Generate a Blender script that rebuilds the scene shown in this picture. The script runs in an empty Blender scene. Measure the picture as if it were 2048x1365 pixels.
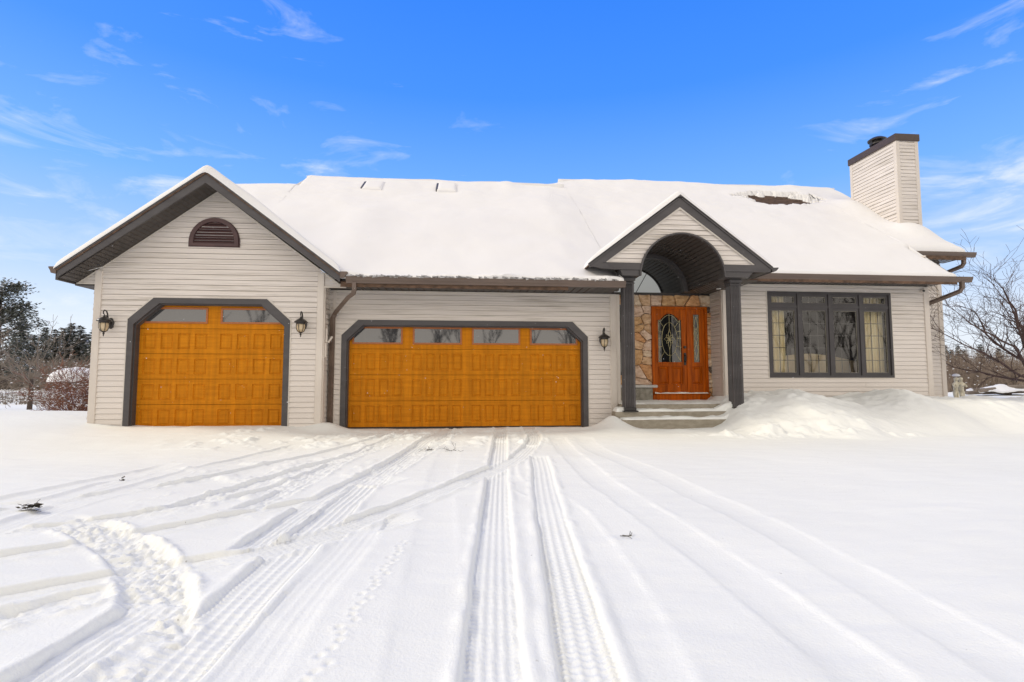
import bpy, bmesh, math, random
import numpy as np
from mathutils import Vector

R = math.radians
rnd = random.Random(7)
nrs = np.random.RandomState(5)

# ------------------------------------------------------------------ camera, sky, sun, exposure
scn = bpy.context.scene
col = scn.collection
cam_d = bpy.data.cameras.new("camera")
cam = bpy.data.objects.new("camera", cam_d)
col.objects.link(cam)
scn.camera = cam
cam_d.sensor_fit = 'HORIZONTAL'
cam_d.sensor_width = 36.0
cam_d.lens = 36.0 * 1060 / 2048
cam_d.clip_start = 0.05
cam_d.clip_end = 3000
cam.location = (0, 0, 1.0)
cam.rotation_euler = (R(90 + 4.1), 0, R(-5.1))
scn.view_settings.view_transform = 'Standard'
scn.view_settings.look = 'None'
scn.view_settings.exposure = 0.12
scn.view_settings.gamma = 1.0

SUN_EL, SUN_AZ = 39.0, -82.0        # azimuth clockwise from +Y
sd = bpy.data.lights.new("sun", 'SUN')
sd.energy = 1.65
sd.angle = R(10)
sd.color = (1.0, 0.91, 0.76)
sun = bpy.data.objects.new("sun", sd)
col.objects.link(sun)
sv = Vector((math.sin(R(SUN_AZ)) * math.cos(R(SUN_EL)), math.cos(R(SUN_AZ)) * math.cos(R(SUN_EL)), math.sin(R(SUN_EL))))
sun.rotation_euler = sv.to_track_quat('Z', 'Y').to_euler()
sun.location = sv * 60


class NT:
    """small node-tree helper"""
    def __init__(s, tree):
        s.t = tree
        s.t.nodes.clear()

    def n(s, kind, **kw):
        nd = s.t.nodes.new(kind)
        for k, v in kw.items():
            if k.startswith('i_'):
                key = k[2:]
                key = int(key) if key.isdigit() else key.replace('_', ' ')
                nd.inputs[key].default_value = v
            else:
                setattr(nd, k, v)
        return nd

    def l(s, a, b):
        s.t.links.new(a, b)

    def ramp(s, fac, stops, interp='LINEAR'):
        nd = s.t.nodes.new('ShaderNodeValToRGB')
        nd.color_ramp.interpolation = interp
        e = nd.color_ramp.elements
        while len(e) < len(stops):
            e.new(0.5)
        for k, (p, c) in enumerate(stops):
            e[k].position = p
            e[k].color = c if len(c) == 4 else (*c, 1)
        if fac is not None:
            s.l(fac, nd.inputs[0])
        return nd.outputs[0]

    def mix(s, fac, a, b, mode='MIX'):
        nd = s.t.nodes.new('ShaderNodeMix')
        nd.data_type = 'RGBA'
        nd.blend_type = mode
        for sock, v in ((nd.inputs[0], fac), (nd.inputs[6], a), (nd.inputs[7], b)):
            if hasattr(v, 'node'):
                s.l(v, sock)
            elif isinstance(v, (int, float)):
                sock.default_value = v
            else:
                sock.default_value = (*v, 1) if len(v) == 3 else v
        return nd.outputs[2]

    def math(s, op, a, b=None, clamp=False):
        nd = s.t.nodes.new('ShaderNodeMath')
        nd.operation = op
        nd.use_clamp = clamp
        for k, v in ((0, a), (1, b)):
            if v is None:
                continue
            if hasattr(v, 'node'):
                s.l(v, nd.inputs[k])
            else:
                nd.inputs[k].default_value = v
        return nd.outputs[0]


world = bpy.data.worlds.new("World")
scn.world = world
world.use_nodes = True
w = NT(world.node_tree)
w_out = w.n('ShaderNodeOutputWorld')
w_bg = w.n('ShaderNodeBackground')
w_bg.inputs[1].default_value = 0.12
w.l(w_bg.outputs[0], w_out.inputs[0])
w_sky = w.n('ShaderNodeTexSky', sky_type='NISHITA', sun_disc=False, sun_elevation=R(SUN_EL), sun_rotation=R(SUN_AZ),
            air_density=1.0, dust_density=0.6, ozone_density=4.0)
w_tc = w.n('ShaderNodeTexCoord')
w_sep = w.n('ShaderNodeSeparateXYZ')
w.l(w_tc.outputs['Generated'], w_sep.inputs[0])
SX, SY, SZ = w_sep.outputs
# clear-sky colour by elevation, worked over the physical sky
grad = w.ramp(SZ, [(0.0, (7.3, 7.5, 7.9)), (0.09, (6.4, 7.0, 8.0)), (0.18, (3.9, 5.5, 8.2)), (0.32, (1.55, 3.9, 8.6)),
                   (0.48, (0.46, 2.45, 8.6)), (0.62, (0.24, 1.95, 8.4)), (1.0, (0.2, 1.3, 6.0))])
clear = w.mix(0.86, w_sky.outputs[0], grad)
# wispy cirrus: stretched noise, more of it to the left and low on the right
w_map = w.n('ShaderNodeMapping', i_Scale=(1.7, 1.7, 6.0), i_Rotation=(0.0, R(-24), R(8)), i_Location=(2.74, 0.35, 2.87))
w.l(w_tc.outputs['Generated'], w_map.inputs[0])
nz1 = w.n('ShaderNodeTexNoise', i_Scale=3.1, i_Detail=10.0, i_Roughness=0.60, i_Distortion=0.7)
w.l(w_map.outputs[0], nz1.inputs['Vector'])
sx01 = w.math('MULTIPLY_ADD', SX, 0.5)
sx01.node.inputs[2].default_value = 0.5
side = w.ramp(sx01, [(0.15, (0.64,) * 3), (0.32, (0.50,) * 3), (0.5, (0.27,) * 3), (0.72, (0.06,) * 3), (0.84, (0.50,) * 3)])
left = w.math('MULTIPLY_ADD', side, 0.4)
left.node.inputs[2].default_value = -0.2
high = w.math('MULTIPLY', w.math('MAXIMUM', w.math('SUBTRACT', SZ, 0.34), 0.0), -0.55)
thr = w.math('ADD', w.math('ADD', nz1.outputs[0], left), high)
cl = w.ramp(thr, [(0.50, (0, 0, 0)), (0.58, (0.16, 0.16, 0.16)), (0.66, (0.46, 0.46, 0.46)), (0.80, (0.85, 0.85, 0.85))])
sky1 = w.mix(cl, clear, (7.4, 7.7, 8.2))
# the half of the sky behind the photographer is a bright veil of cloud
behind = w.ramp(SY, [(0.0, (1, 1, 1)), (0.60, (0.9, 0.9, 0.9)), (0.745, (0.0, 0.0, 0.0))])
bmap = w.math('MULTIPLY_ADD', SY, 0.5)
bmap.node.inputs[2].default_value = 0.5
behind.node.inputs[0].default_value = 0
w.l(bmap, behind.node.inputs[0])
veil = w.ramp(SZ, [(0.0, (11.6, 10.5, 9.3)), (0.3, (10.4, 9.5, 8.5)), (0.7, (6.9, 6.4, 5.9)), (1.0, (5.6, 5.3, 5.0))])
sky2 = w.mix(behind, sky1, veil)
w.l(sky2, w_bg.inputs[0])


# ------------------------------------------------------------------ object helpers
def tag(o, label=None, cat=None, group=None, kind=None):
    if label: o['label'] = label
    if cat: o['category'] = cat
    if group: o['group'] = group
    if kind: o['kind'] = kind
    return o


def empty(name, loc=(0, 0, 0), rz=0, label=None, cat=None, group=None):
    o = bpy.data.objects.new(name, None)
    o.empty_display_size = 0.2
    o.location = loc
    o.rotation_euler = (0, 0, rz)
    col.objects.link(o)
    return tag(o, label, cat, group)


class MB:
    def __init__(s):
        s.v = []
        s.f = []
        s.m = []

    def add(s, vs, fs, m=0):
        b = len(s.v)
        s.v += [tuple(p) for p in vs]
        for f in fs:
            s.f.append(tuple(i + b for i in f))
            s.m.append(m)

    def quad(s, a, b, c, d, m=0):
        s.add([a, b, c, d], [(0, 1, 2, 3)], m)

    def box(s, x0, x1, y0, y1, z0, z1, m=0):
        s.add([(x0, y0, z0), (x1, y0, z0), (x1, y1, z0), (x0, y1, z0), (x0, y0, z1), (x1, y0, z1), (x1, y1, z1), (x0, y1, z1)],
              [(0, 3, 2, 1), (4, 5, 6, 7), (0, 1, 5, 4), (1, 2, 6, 5), (2, 3, 7, 6), (3, 0, 4, 7)], m)

    def bbox(s, x0, x1, y0, y1, z0, z1, b=0.01, m=0):
        """box with bevelled vertical and horizontal front edges (all edges chamfered)"""
        bm = bmesh.new()
        bmesh.ops.create_cube(bm, size=1)
        for v in bm.verts:
            v.co = ((x0 + x1) / 2 + v.co.x * (x1 - x0), (y0 + y1) / 2 + v.co.y * (y1 - y0), (z0 + z1) / 2 + v.co.z * (z1 - z0))
        bmesh.ops.bevel(bm, geom=list(bm.edges), offset=b, segments=1, affect='EDGES')
        bm.verts.index_update()
        s.add([v.co[:] for v in bm.verts], [[v.index for v in f.verts] for f in bm.faces], m)
        bm.free()

    def prism(s, poly, y0, y1, m=0):
        """polygon of (x,z) pushed from y0 to y1"""
        n = len(poly)
        vs = [(x, y0, z) for x, z in poly] + [(x, y1, z) for x, z in poly]
        fs = [tuple(range(n)), tuple(range(2 * n - 1, n - 1, -1))]
        fs += [(k, (k + 1) % n + 0, (k + 1) % n + n, k + n) for k in range(n)]
        s.add(vs, fs, m)

    def prism_yz(s, poly, x0, x1, m=0):
        n = len(poly)
        vs = [(x0, y, z) for y, z in poly] + [(x1, y, z) for y, z in poly]
        fs = [tuple(range(n)), tuple(range(2 * n - 1, n - 1, -1))]
        fs += [(k, (k + 1) % n, (k + 1) % n + n, k + n) for k in range(n)]
        s.add(vs, fs, m)

    def ring(s, outer, inner, y0, y1, closed=True, m=0):
        """band between two polylines of (x,z), from y0 to y1"""
        n = len(outer)
        vs = [(x, y0, z) for x, z in outer] + [(x, y0, z) for x, z in inner] + [(x, y1, z) for x, z in outer] + [(x, y1, z) for x, z in inner]
        fs = []
        for k in range(n if closed else n - 1):
            j = (k + 1) % n
            fs += [(k, j, n + j, n + k), (2 * n + k, 3 * n + k, 3 * n + j, 2 * n + j),
                   (k, 2 * n + k, 2 * n + j, j), (n + k, n + j, 3 * n + j, 3 * n + k)]
        if not closed:
            for k in (0, n - 1):
                fs.append((k, n + k, 3 * n + k, 2 * n + k))
        s.add(vs, fs, m)

    def tube(s, pts, rad, sides=6, m=0, flat=None):
        pts = [Vector(p) for p in pts]
        n = len(pts)
        if not hasattr(rad, '__len__'):
            rad = [rad] * n
        vs = []
        up = None
        for k in range(n):
            d = (pts[min(k + 1, n - 1)] - pts[max(k - 1, 0)])
            if d.length < 1e-9:
                d = Vector((0, 0, 1))
            d.normalize()
            if up is None:
                up = Vector((0, 0, 1)) if abs(d.z) < 0.9 else Vector((0, -1, 0))
            a = d.cross(up)
            if a.length < 1e-6:
                a = d.cross(Vector((1, 0, 0)))
            a.normalize()
            b = a.cross(d)
            up = b
            for q in range(sides):
                t = 2 * math.pi * (q + 0.5) / sides
                vs.append(pts[k] + (a * math.cos(t) + b * math.sin(t) * (flat or 1)) * rad[k])
        fs = []
        for k in range(n - 1):
            for q in range(sides):
                q2 = (q + 1) % sides
                fs.append((k * sides + q, k * sides + q2, (k + 1) * sides + q2, (k + 1) * sides + q))
        fs.append(tuple(range(sides - 1, -1, -1)))
        fs.append(tuple((n - 1) * sides + q for q in range(sides)))
        s.add(vs, fs, m)

    def lathe(s, prof, c=(0, 0, 0), sides=16, m=0):
        vs, fs = [], []
        for r, z in prof:
            for q in range(sides):
                t = 2 * math.pi * q / sides
                vs.append((c[0] + r * math.cos(t), c[1] + r * math.sin(t), c[2] + z))
        for k in range(len(prof) - 1):
            for q in range(sides):
                q2 = (q + 1) % sides
                fs.append((k * sides + q, k * sides + q2, (k + 1) * sides + q2, (k + 1) * sides + q))
        fs.append(tuple(range(sides)))
        fs.append(tuple((len(prof) - 1) * sides + q for q in range(sides)))
        s.add(vs, fs, m)

    def build(s, name, mats, parent=None, smooth=False, recalc=True, loc=None):
        me = bpy.data.meshes.new(name)
        me.from_pydata(s.v, [], s.f)
        mats = mats if isinstance(mats, (list, tuple)) else [mats]
        for mt in mats:
            me.materials.append(mt)
        if len(mats) > 1:
            me.polygons.foreach_set('material_index', s.m)
        if recalc:
            bm = bmesh.new()
            bm.from_mesh(me)
            bmesh.ops.recalc_face_normals(bm, faces=bm.faces)
            bm.to_mesh(me)
            bm.free()
        if smooth:
            me.polygons.foreach_set('use_smooth', [True] * len(me.polygons))
        me.update()
        o = bpy.data.objects.new(name, me)
        col.objects.link(o)
        if parent:
            o.parent = parent
        if loc:
            o.location = loc
        return o


class Parts:
    """every shape drawn through this becomes a mesh object of its own"""
    def __init__(s, name, mt, parent, recalc=True):
        s.a = (name, mt, parent, recalc)

    def __getattr__(s, k):
        def call(*a, **kw):
            mb = MB()
            getattr(mb, k)(*a, **kw)
            return mb.build(s.a[0], s.a[1], s.a[2], recalc=s.a[3])
        return call


def grid_mesh(name, P, mat_, parent=None, skirt=None):
    """P: (n,m,3) array of points -> smooth grid; skirt: (n,m) z values the border is closed down to"""
    n, m = P.shape[:2]
    v = P.reshape(-1, 3)
    idx = np.arange(n * m).reshape(n, m)
    q = np.stack([idx[:-1, :-1], idx[1:, :-1], idx[1:, 1:], idx[:-1, 1:]], -1).reshape(-1, 4)
    if skirt is not None:
        border = np.concatenate([idx[0, :], idx[1:, -1], idx[-1, -2::-1], idx[-2:0:-1, 0]])
        bv = v[border].copy()
        bv[:, 2] = skirt.reshape(-1)[border]
        base = len(v)
        v = np.vstack([v, v[border], bv])
        k = len(border)
        a = np.arange(k)
        b = (a + 1) % k
        q = np.vstack([q, np.stack([base + a, base + b, base + k + b, base + k + a], -1)])
    me = bpy.data.meshes.new(name)
    me.vertices.add(len(v))
    me.vertices.foreach_set('co', v.astype(np.float32).ravel())
    me.loops.add(q.size)
    me.loops.foreach_set('vertex_index', q.astype(np.int32).ravel())
    me.polygons.add(len(q))
    me.polygons.foreach_set('loop_start', np.arange(0, q.size, 4, dtype=np.int32))
    me.polygons.foreach_set('use_smooth', np.ones(len(q), dtype=bool))
    me.materials.append(mat_)
    me.update()
    me.validate()
    o = bpy.data.objects.new(name, me)
    col.objects.link(o)
    if parent:
        o.parent = parent
    return o


def vnoise(x, y, seed=0):
    """smooth value noise, about -1..1"""
    xi = np.floor(x).astype(np.int64)
    yi = np.floor(y).astype(np.int64)
    fx, fy = x - xi, y - yi
    fx = fx * fx * (3 - 2 * fx)
    fy = fy * fy * (3 - 2 * fy)

    def hsh(a, b):
        h = (a * 374761393 + b * 668265263 + seed * 974634777) & 0xffffffff
        h = ((h ^ (h >> 13)) * 1274126177) & 0xffffffff
        h = h ^ (h >> 16)
        return (h & 0xffff) / 32767.5 - 1
    a, b, c, d = hsh(xi, yi), hsh(xi + 1, yi), hsh(xi, yi + 1), hsh(xi + 1, yi + 1)
    return (a * (1 - fx) + b * fx) * (1 - fy) + (c * (1 - fx) + d * fx) * fy


def fbm(x, y, seed=0, oct=4, gain=0.5):
    t, a = 0, 1.0
    for k in range(oct):
        t = t + a * vnoise(x * 2 ** k, y * 2 ** k, seed + k * 17)
        a *= gain
    return t


def sstep(a, b, x):
    t = np.clip((x - a) / (b - a), 0, 1)
    return t * t * (3 - 2 * t)


# ------------------------------------------------------------------ materials
def mat(name, c1, c2=None, rough=0.6, scale=(3, 3, 3), nscale=1.0, lo=0.35, hi=0.65, bump=0.0, bscale=None, spec=0.5, metal=0.0,
        detail=5.0, brough=0.6):
    m = bpy.data.materials.new(name)
    m.use_nodes = True
    t = NT(m.node_tree)
    out = t.n('ShaderNodeOutputMaterial')
    p = t.n('ShaderNodeBsdfPrincipled', i_Roughness=rough, i_Metallic=metal)
    p.inputs['Specular IOR Level'].default_value = spec
    t.l(p.outputs[0], out.inputs[0])
    tc = t.n('ShaderNodeTexCoord')
    mp = t.n('ShaderNodeMapping', i_Scale=scale)
    t.l(tc.outputs['Object'], mp.inputs[0])
    nz = t.n('ShaderNodeTexNoise', i_Scale=nscale, i_Detail=detail, i_Roughness=0.6)
    t.l(mp.outputs[0], nz.inputs['Vector'])
    if c2 is None:
        c2 = tuple(x * 0.86 for x in c1)
    cr = t.ramp(nz.outputs[0], [(lo, c1), (hi, c2)])
    t.l(cr, p.inputs['Base Color'])
    if bump:
        mp2 = t.n('ShaderNodeMapping', i_Scale=bscale or scale)
        t.l(tc.outputs['Object'], mp2.inputs[0])
        nb = t.n('ShaderNodeTexNoise', i_Scale=1.0, i_Detail=6.0, i_Roughness=brough)
        t.l(mp2.outputs[0], nb.inputs['Vector'])
        bp = t.n('ShaderNodeBump', i_Strength=bump, i_Distance=0.02)
        t.l(nb.outputs[0], bp.inputs['Height'])
        t.l(bp.outputs[0], p.inputs['Normal'])
    m['nt'] = 1
    return m


def siding_material():
    m = bpy.data.materials.new("vinyl_siding")
    m.use_nodes = True
    t = NT(m.node_tree)
    out = t.n('ShaderNodeOutputMaterial')
    p = t.n('ShaderNodeBsdfPrincipled', i_Roughness=0.55)
    p.inputs['Specular IOR Level'].default_value = 0.35
    t.l(p.outputs[0], out.inputs[0])
    tc = t.n('ShaderNodeTexCoord')
    # broad fading of the vinyl
    a = t.n('ShaderNodeMapping', i_Scale=(0.5, 0.5, 2.2))
    t.l(tc.outputs['Object'], a.inputs[0])
    n1 = t.n('ShaderNodeTexNoise', i_Scale=1.0, i_Detail=4.0)
    t.l(a.outputs[0], n1.inputs['Vector'])
    base = t.ramp(n1.outputs[0], [(0.3, (0.75, 0.695, 0.64)), (0.7, (0.69, 0.635, 0.58))])
    # dirt streaks running along the courses, mostly high on the walls
    b = t.n('ShaderNodeMapping', i_Scale=(0.9, 0.9, 34.0))
    t.l(tc.outputs['Object'], b.inputs[0])
    n2 = t.n('ShaderNodeTexNoise', i_Scale=1.0, i_Detail=6.0, i_Roughness=0.62)
    t.l(b.outputs[0], n2.inputs['Vector'])
    st = t.ramp(n2.outputs[0], [(0.47, (0, 0, 0)), (0.68, (1, 1, 1))])
    c = t.n('ShaderNodeMapping', i_Scale=(0.35, 0.35, 0.9), i_Location=(1.7, 0, 0.4))
    t.l(tc.outputs['Object'], c.inputs[0])
    n3 = t.n('ShaderNodeTexNoise', i_Scale=1.0, i_Detail=2.0)
    t.l(c.outputs[0], n3.inputs['Vector'])
    sp = t.n('ShaderNodeSeparateXYZ')
    t.l(tc.outputs['Object'], sp.inputs[0])
    hi = t.ramp(t.math('MULTIPLY', sp.outputs[2], 0.25), [(0.42, (0.18, 0.18, 0.18)), (0.62, (1, 1, 1))])
    amt = t.math('MULTIPLY', st, t.math('MULTIPLY', hi, t.ramp(n3.outputs[0], [(0.3, (0.35, 0.35, 0.35)), (0.65, (1, 1, 1))])))
    colr = t.mix(t.math('MULTIPLY', amt, 0.85), base, (0.33, 0.29, 0.225))
    t.l(colr, p.inputs['Base Color'])
    nb = t.n('ShaderNodeTexNoise', i_Scale=1.0, i_Detail=4.0)
    d = t.n('ShaderNodeMapping', i_Scale=(6, 6, 60))
    t.l(tc.outputs['Object'], d.inputs[0])
    t.l(d.outputs[0], nb.inputs['Vector'])
    bp = t.n('ShaderNodeBump', i_Strength=0.25, i_Distance=0.004)
    t.l(nb.outputs[0], bp.inputs['Height'])
    t.l(bp.outputs[0], p.inputs['Normal'])
    return m


def snow_material(name, c=(0.88, 0.885, 0.90), grain=0.35, dirt=False):
    m = bpy.data.materials.new(name)
    m.use_nodes = True
    t = NT(m.node_tree)
    out = t.n('ShaderNodeOutputMaterial')
    p = t.n('ShaderNodeBsdfPrincipled', i_Roughness=0.75)
    p.inputs['Specular IOR Level'].default_value = 0.25
    t.l(p.outputs[0], out.inputs[0])
    tc = t.n('ShaderNodeTexCoord')
    n1 = t.n('ShaderNodeTexNoise', i_Scale=0.6, i_Detail=3.0)
    t.l(tc.outputs['Object'], n1.inputs['Vector'])
    base = t.ramp(n1.outputs[0], [(0.3, c), (0.7, tuple(x * 0.955 for x in c))])
    if dirt:
        n3 = t.n('ShaderNodeTexNoise', i_Scale=30.0, i_Detail=2.0)
        t.l(tc.outputs['Object'], n3.inputs['Vector'])
        n4 = t.n('ShaderNodeTexNoise', i_Scale=0.9, i_Detail=2.0)
        t.l(tc.outputs['Object'], n4.inputs['Vector'])
        sp = t.math('MULTIPLY', t.ramp(n3.outputs[0], [(0.745, (0, 0, 0)), (0.775, (1, 1, 1))]), t.ramp(n4.outputs[0], [(0.5, (0, 0, 0)), (0.6, (1, 1, 1))]))
        base = t.mix(t.math('MULTIPLY', sp, 0.7), base, (0.25, 0.22, 0.18))
    t.l(base, p.inputs['Base Color'])
    n2 = t.n('ShaderNodeTexNoise', i_Scale=55.0, i_Detail=4.0, i_Roughness=0.7)
    t.l(tc.outputs['Object'], n2.inputs['Vector'])
    bp = t.n('ShaderNodeBump', i_Strength=grain, i_Distance=0.006)
    t.l(n2.outputs[0], bp.inputs['Height'])
    t.l(bp.outputs[0], p.inputs['Normal'])
    return m


def wood_material(name, c1, c2, along, rough=0.4, bump=0.15):
    """stained wood: grain stretched along one axis"""
    sc = [26.0, 26.0, 26.0]
    sc['xyz'.index(along)] = 1.6
    m = mat(name, c1, c2, rough=rough, scale=tuple(sc), lo=0.3, hi=0.7, bump=bump, bscale=tuple(x * 2.5 for x in sc))
    return m


def glass_mirror(name, tint=(0.03, 0.032, 0.035), ior=1.9):
    """window pane in front of a dark room: near-black, reflecting the sky"""
    m = bpy.data.materials.new(name)
    m.use_nodes = True
    t = NT(m.node_tree)
    out = t.n('ShaderNodeOutputMaterial')
    p = t.n('ShaderNodeBsdfPrincipled', i_Roughness=0.03, i_IOR=ior)
    p.inputs['Base Color'].default_value = (*tint, 1)
    tc = t.n('ShaderNodeTexCoord')
    nz = t.n('ShaderNodeTexNoise', i_Scale=1.4, i_Detail=1.0)
    t.l(tc.outputs['Object'], nz.inputs['Vector'])
    bp = t.n('ShaderNodeBump', i_Strength=0.1, i_Distance=0.01)
    t.l(nz.outputs[0], bp.inputs['Height'])
    t.l(bp.outputs[0], p.inputs['Normal'])
    t.l(p.outputs[0], out.inputs[0])
    return m


def glass_clear(name, refl=0.16, tint=(0.93, 0.95, 0.93)):
    m = bpy.data.materials.new(name)
    m.use_nodes = True
    t = NT(m.node_tree)
    out = t.n('ShaderNodeOutputMaterial')
    tr = t.n('ShaderNodeBsdfTransparent')
    tr.inputs[0].default_value = (*tint, 1)
    gl = t.n('ShaderNodeBsdfGlossy', i_Roughness=0.02)
    lw = t.n('ShaderNodeLayerWeight', i_Blend=0.25)
    fac = t.math('MULTIPLY_ADD', lw.outputs['Fresnel'], 0.8, clamp=True)
    fac.node.inputs[2].default_value = refl
    mx = t.n('ShaderNodeMixShader')
    t.l(fac, mx.inputs[0])
    t.l(tr.outputs[0], mx.inputs[1])
    t.l(gl.outputs[0], mx.inputs[2])
    t.l(mx.outputs[0], out.inputs[0])
    return m


M = {}
M['siding'] = siding_material()
M['trim'] = mat('beige_trim', (0.68, 0.62, 0.55), (0.62, 0.56, 0.495), rough=0.5, scale=(3, 3, 1.2), bump=0.05)
M['channel'] = mat('pale_channel', (0.68, 0.63, 0.56), (0.6, 0.55, 0.48), rough=0.5)
M['dark'] = mat('charcoal_aluminium', (0.076, 0.070, 0.071), (0.056, 0.051, 0.052), rough=0.5, scale=(1.5, 1.5, 6), bump=0.08, bscale=(2, 2, 9))
M['frame'] = mat('charcoal_window_frame', (0.052, 0.047, 0.049), (0.04, 0.036, 0.037), rough=0.45)
M['darker'] = mat('dark_soffit', (0.068, 0.058, 0.052), (0.042, 0.036, 0.033), rough=0.55, scale=(8, 8, 8))
M['brown'] = mat('brown_gutter', (0.15, 0.108, 0.085), (0.105, 0.074, 0.058), rough=0.42, scale=(0.8, 3, 6), bump=0.05)
M['maroon'] = mat('maroon_vent', (0.088, 0.044, 0.042), (0.06, 0.03, 0.03), rough=0.5)
M['oak'] = wood_material('golden_oak_panel', (0.63, 0.228, 0.007), (0.50, 0.170, 0.004), 'x', rough=0.6, bump=0.2)
def streaks(m, amount=0.35):
    """add broad vertical tone changes, as between the stiles of a door"""
    t = m.node_tree
    p = [n for n in t.nodes if n.type == 'BSDF_PRINCIPLED'][0]
    src = p.inputs['Base Color'].links[0].from_socket
    tc = t.nodes.new('ShaderNodeTexCoord')
    mp = t.nodes.new('ShaderNodeMapping')
    mp.inputs['Scale'].default_value = (16, 16, 1.1)
    nz = t.nodes.new('ShaderNodeTexNoise')
    nz.inputs['Scale'].default_value = 1.0
    nz.inputs['Detail'].default_value = 5.0
    t.links.new(tc.outputs['Object'], mp.inputs[0])
    t.links.new(mp.outputs[0], nz.inputs['Vector'])
    mr = t.nodes.new('ShaderNodeMapRange')
    mr.inputs[1].default_value, mr.inputs[2].default_value = 0.3, 0.7
    mr.inputs[3].default_value, mr.inputs[4].default_value = 1 - amount, 1 + amount * 0.4
    t.links.new(nz.outputs[0], mr.inputs[0])
    mx = t.nodes.new('ShaderNodeVectorMath')
    mx.operation = 'SCALE'
    t.links.new(src, mx.inputs[0])
    t.links.new(mr.outputs[0], mx.inputs['Scale'])
    t.links.new(mx.outputs[0], p.inputs['Base Color'])


streaks(M['oak'], 0.2)
M['oak'].node_tree.nodes['Principled BSDF'].inputs['Specular IOR Level'].default_value = 0.12
M['winframe'] = wood_material('orange_brown_frame', (0.42, 0.135, 0.035), (0.32, 0.098, 0.024), 'x', rough=0.5)
M['door'] = wood_material('mahogany_stain', (0.60, 0.132, 0.003), (0.33, 0.058, 0.002), 'z', rough=0.35, bump=0.1)
streaks(M['door'], 0.4)
M['door'].node_tree.nodes['Principled BSDF'].inputs['Specular IOR Level'].default_value = 0.12
M['pane'] = glass_mirror('garage_pane', tint=(0.045, 0.047, 0.05), ior=2.1)
M['dglass'] = glass_mirror('leaded_glass', tint=(0.012, 0.013, 0.014), ior=1.75)
M['glass'] = glass_clear('picture_window_glass', refl=0.07)
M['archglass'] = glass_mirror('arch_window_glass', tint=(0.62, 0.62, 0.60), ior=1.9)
M['came'] = mat('pale_brass_came', (0.55, 0.49, 0.27), (0.42, 0.37, 0.2), rough=0.3, metal=0.4)
M['black'] = mat('black_iron', (0.014, 0.012, 0.012), (0.03, 0.024, 0.02), rough=0.35, scale=(20, 20, 20))
M['amber'] = mat('seeded_amber_glass', (0.62, 0.50, 0.33), (0.42, 0.33, 0.2), rough=0.15, scale=(14, 14, 14))
M['concrete'] = mat('step_concrete', (0.36, 0.32, 0.255), (0.27, 0.24, 0.185), rough=0.9, scale=(6, 6, 14), bump=0.4, bscale=(60, 60, 60))
M['planter'] = mat('rough_stone', (0.33, 0.31, 0.26), (0.2, 0.185, 0.15), rough=0.95, scale=(9, 9, 9), bump=0.7, bscale=(30, 30, 30))
M['cap'] = mat('limestone_cap', (0.6, 0.59, 0.56), (0.5, 0.48, 0.45), rough=0.8, scale=(5, 5, 5), bump=0.2, bscale=(30, 30, 30))
M['mortar'] = mat('mortar', (0.50, 0.41, 0.31), (0.34, 0.27, 0.2), rough=0.95, scale=(12, 12, 12), bump=0.5, bscale=(50, 50, 50))
M['shingle'] = mat('brown_shingle', (0.16, 0.095, 0.06), (0.06, 0.038, 0.026), rough=0.95, scale=(5, 9, 9), nscale=1.5, bump=0.5, bscale=(25, 25, 25))
M['snow'] = snow_material('ground_snow', c=(0.885, 0.898, 0.862), grain=0.7, dirt=True)
M['rsnow'] = snow_material('roof_snow', c=(0.825, 0.818, 0.808), grain=0.25)
M['tsnow'] = snow_material('tree_snow', c=(0.80, 0.81, 0.83), grain=0.1)
M['curtain'] = mat('cream_curtain', (0.88, 0.77, 0.52), (0.78, 0.64, 0.38), rough=0.9, scale=(5, 5, 1))
M['sofa'] = mat('tan_upholstery', (0.74, 0.58, 0.36), (0.64, 0.49, 0.29), rough=0.9, scale=(4, 4, 4), bump=0.1, bscale=(120, 120, 120))
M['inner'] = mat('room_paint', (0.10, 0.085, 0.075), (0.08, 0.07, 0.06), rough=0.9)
M['needle'] = mat('conifer_needles', (0.125, 0.13, 0.105), (0.08, 0.087, 0.07), rough=0.9, scale=(0.6, 0.6, 0.6))
M['bark'] = mat('bark', (0.105, 0.078, 0.062), (0.06, 0.044, 0.036), rough=0.95, scale=(9, 9, 2), bump=0.5, bscale=(30, 30, 8))
M['twig'] = mat('crabapple_bark', (0.115, 0.072, 0.062), (0.07, 0.045, 0.04), rough=0.9, scale=(9, 9, 9))
M['greytwig'] = mat('grey_twigs', (0.24, 0.2, 0.165), (0.16, 0.13, 0.105), rough=0.95, scale=(2, 2, 2))
M['redtwig'] = mat('red_barberry_twigs', (0.24, 0.105, 0.065), (0.15, 0.066, 0.045), rough=0.9, scale=(8, 8, 8))
M['brush'] = mat('dry_brush', (0.30, 0.235, 0.18), (0.19, 0.145, 0.11), rough=0.95, scale=(0.35, 0.35, 0.35))
M['statue'] = mat('weathered_cast_stone', (0.76, 0.70, 0.54), (0.50, 0.45, 0.32), rough=0.9, scale=(9, 9, 9), bump=0.4, bscale=(40, 40, 40))
M['leaf'] = mat('dead_leaf', (0.10, 0.085, 0.06), (0.05, 0.045, 0.035), rough=0.9, scale=(20, 20, 20))
M['ice'] = mat('gutter_ice', (0.5, 0.5, 0.5), (0.16, 0.15, 0.14), rough=0.4, scale=(14, 14, 30), lo=0.4, hi=0.6, bump=0.6, bscale=(30, 30, 30))
M['white'] = mat('white_plastic', (0.8, 0.8, 0.78), rough=0.4)


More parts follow.
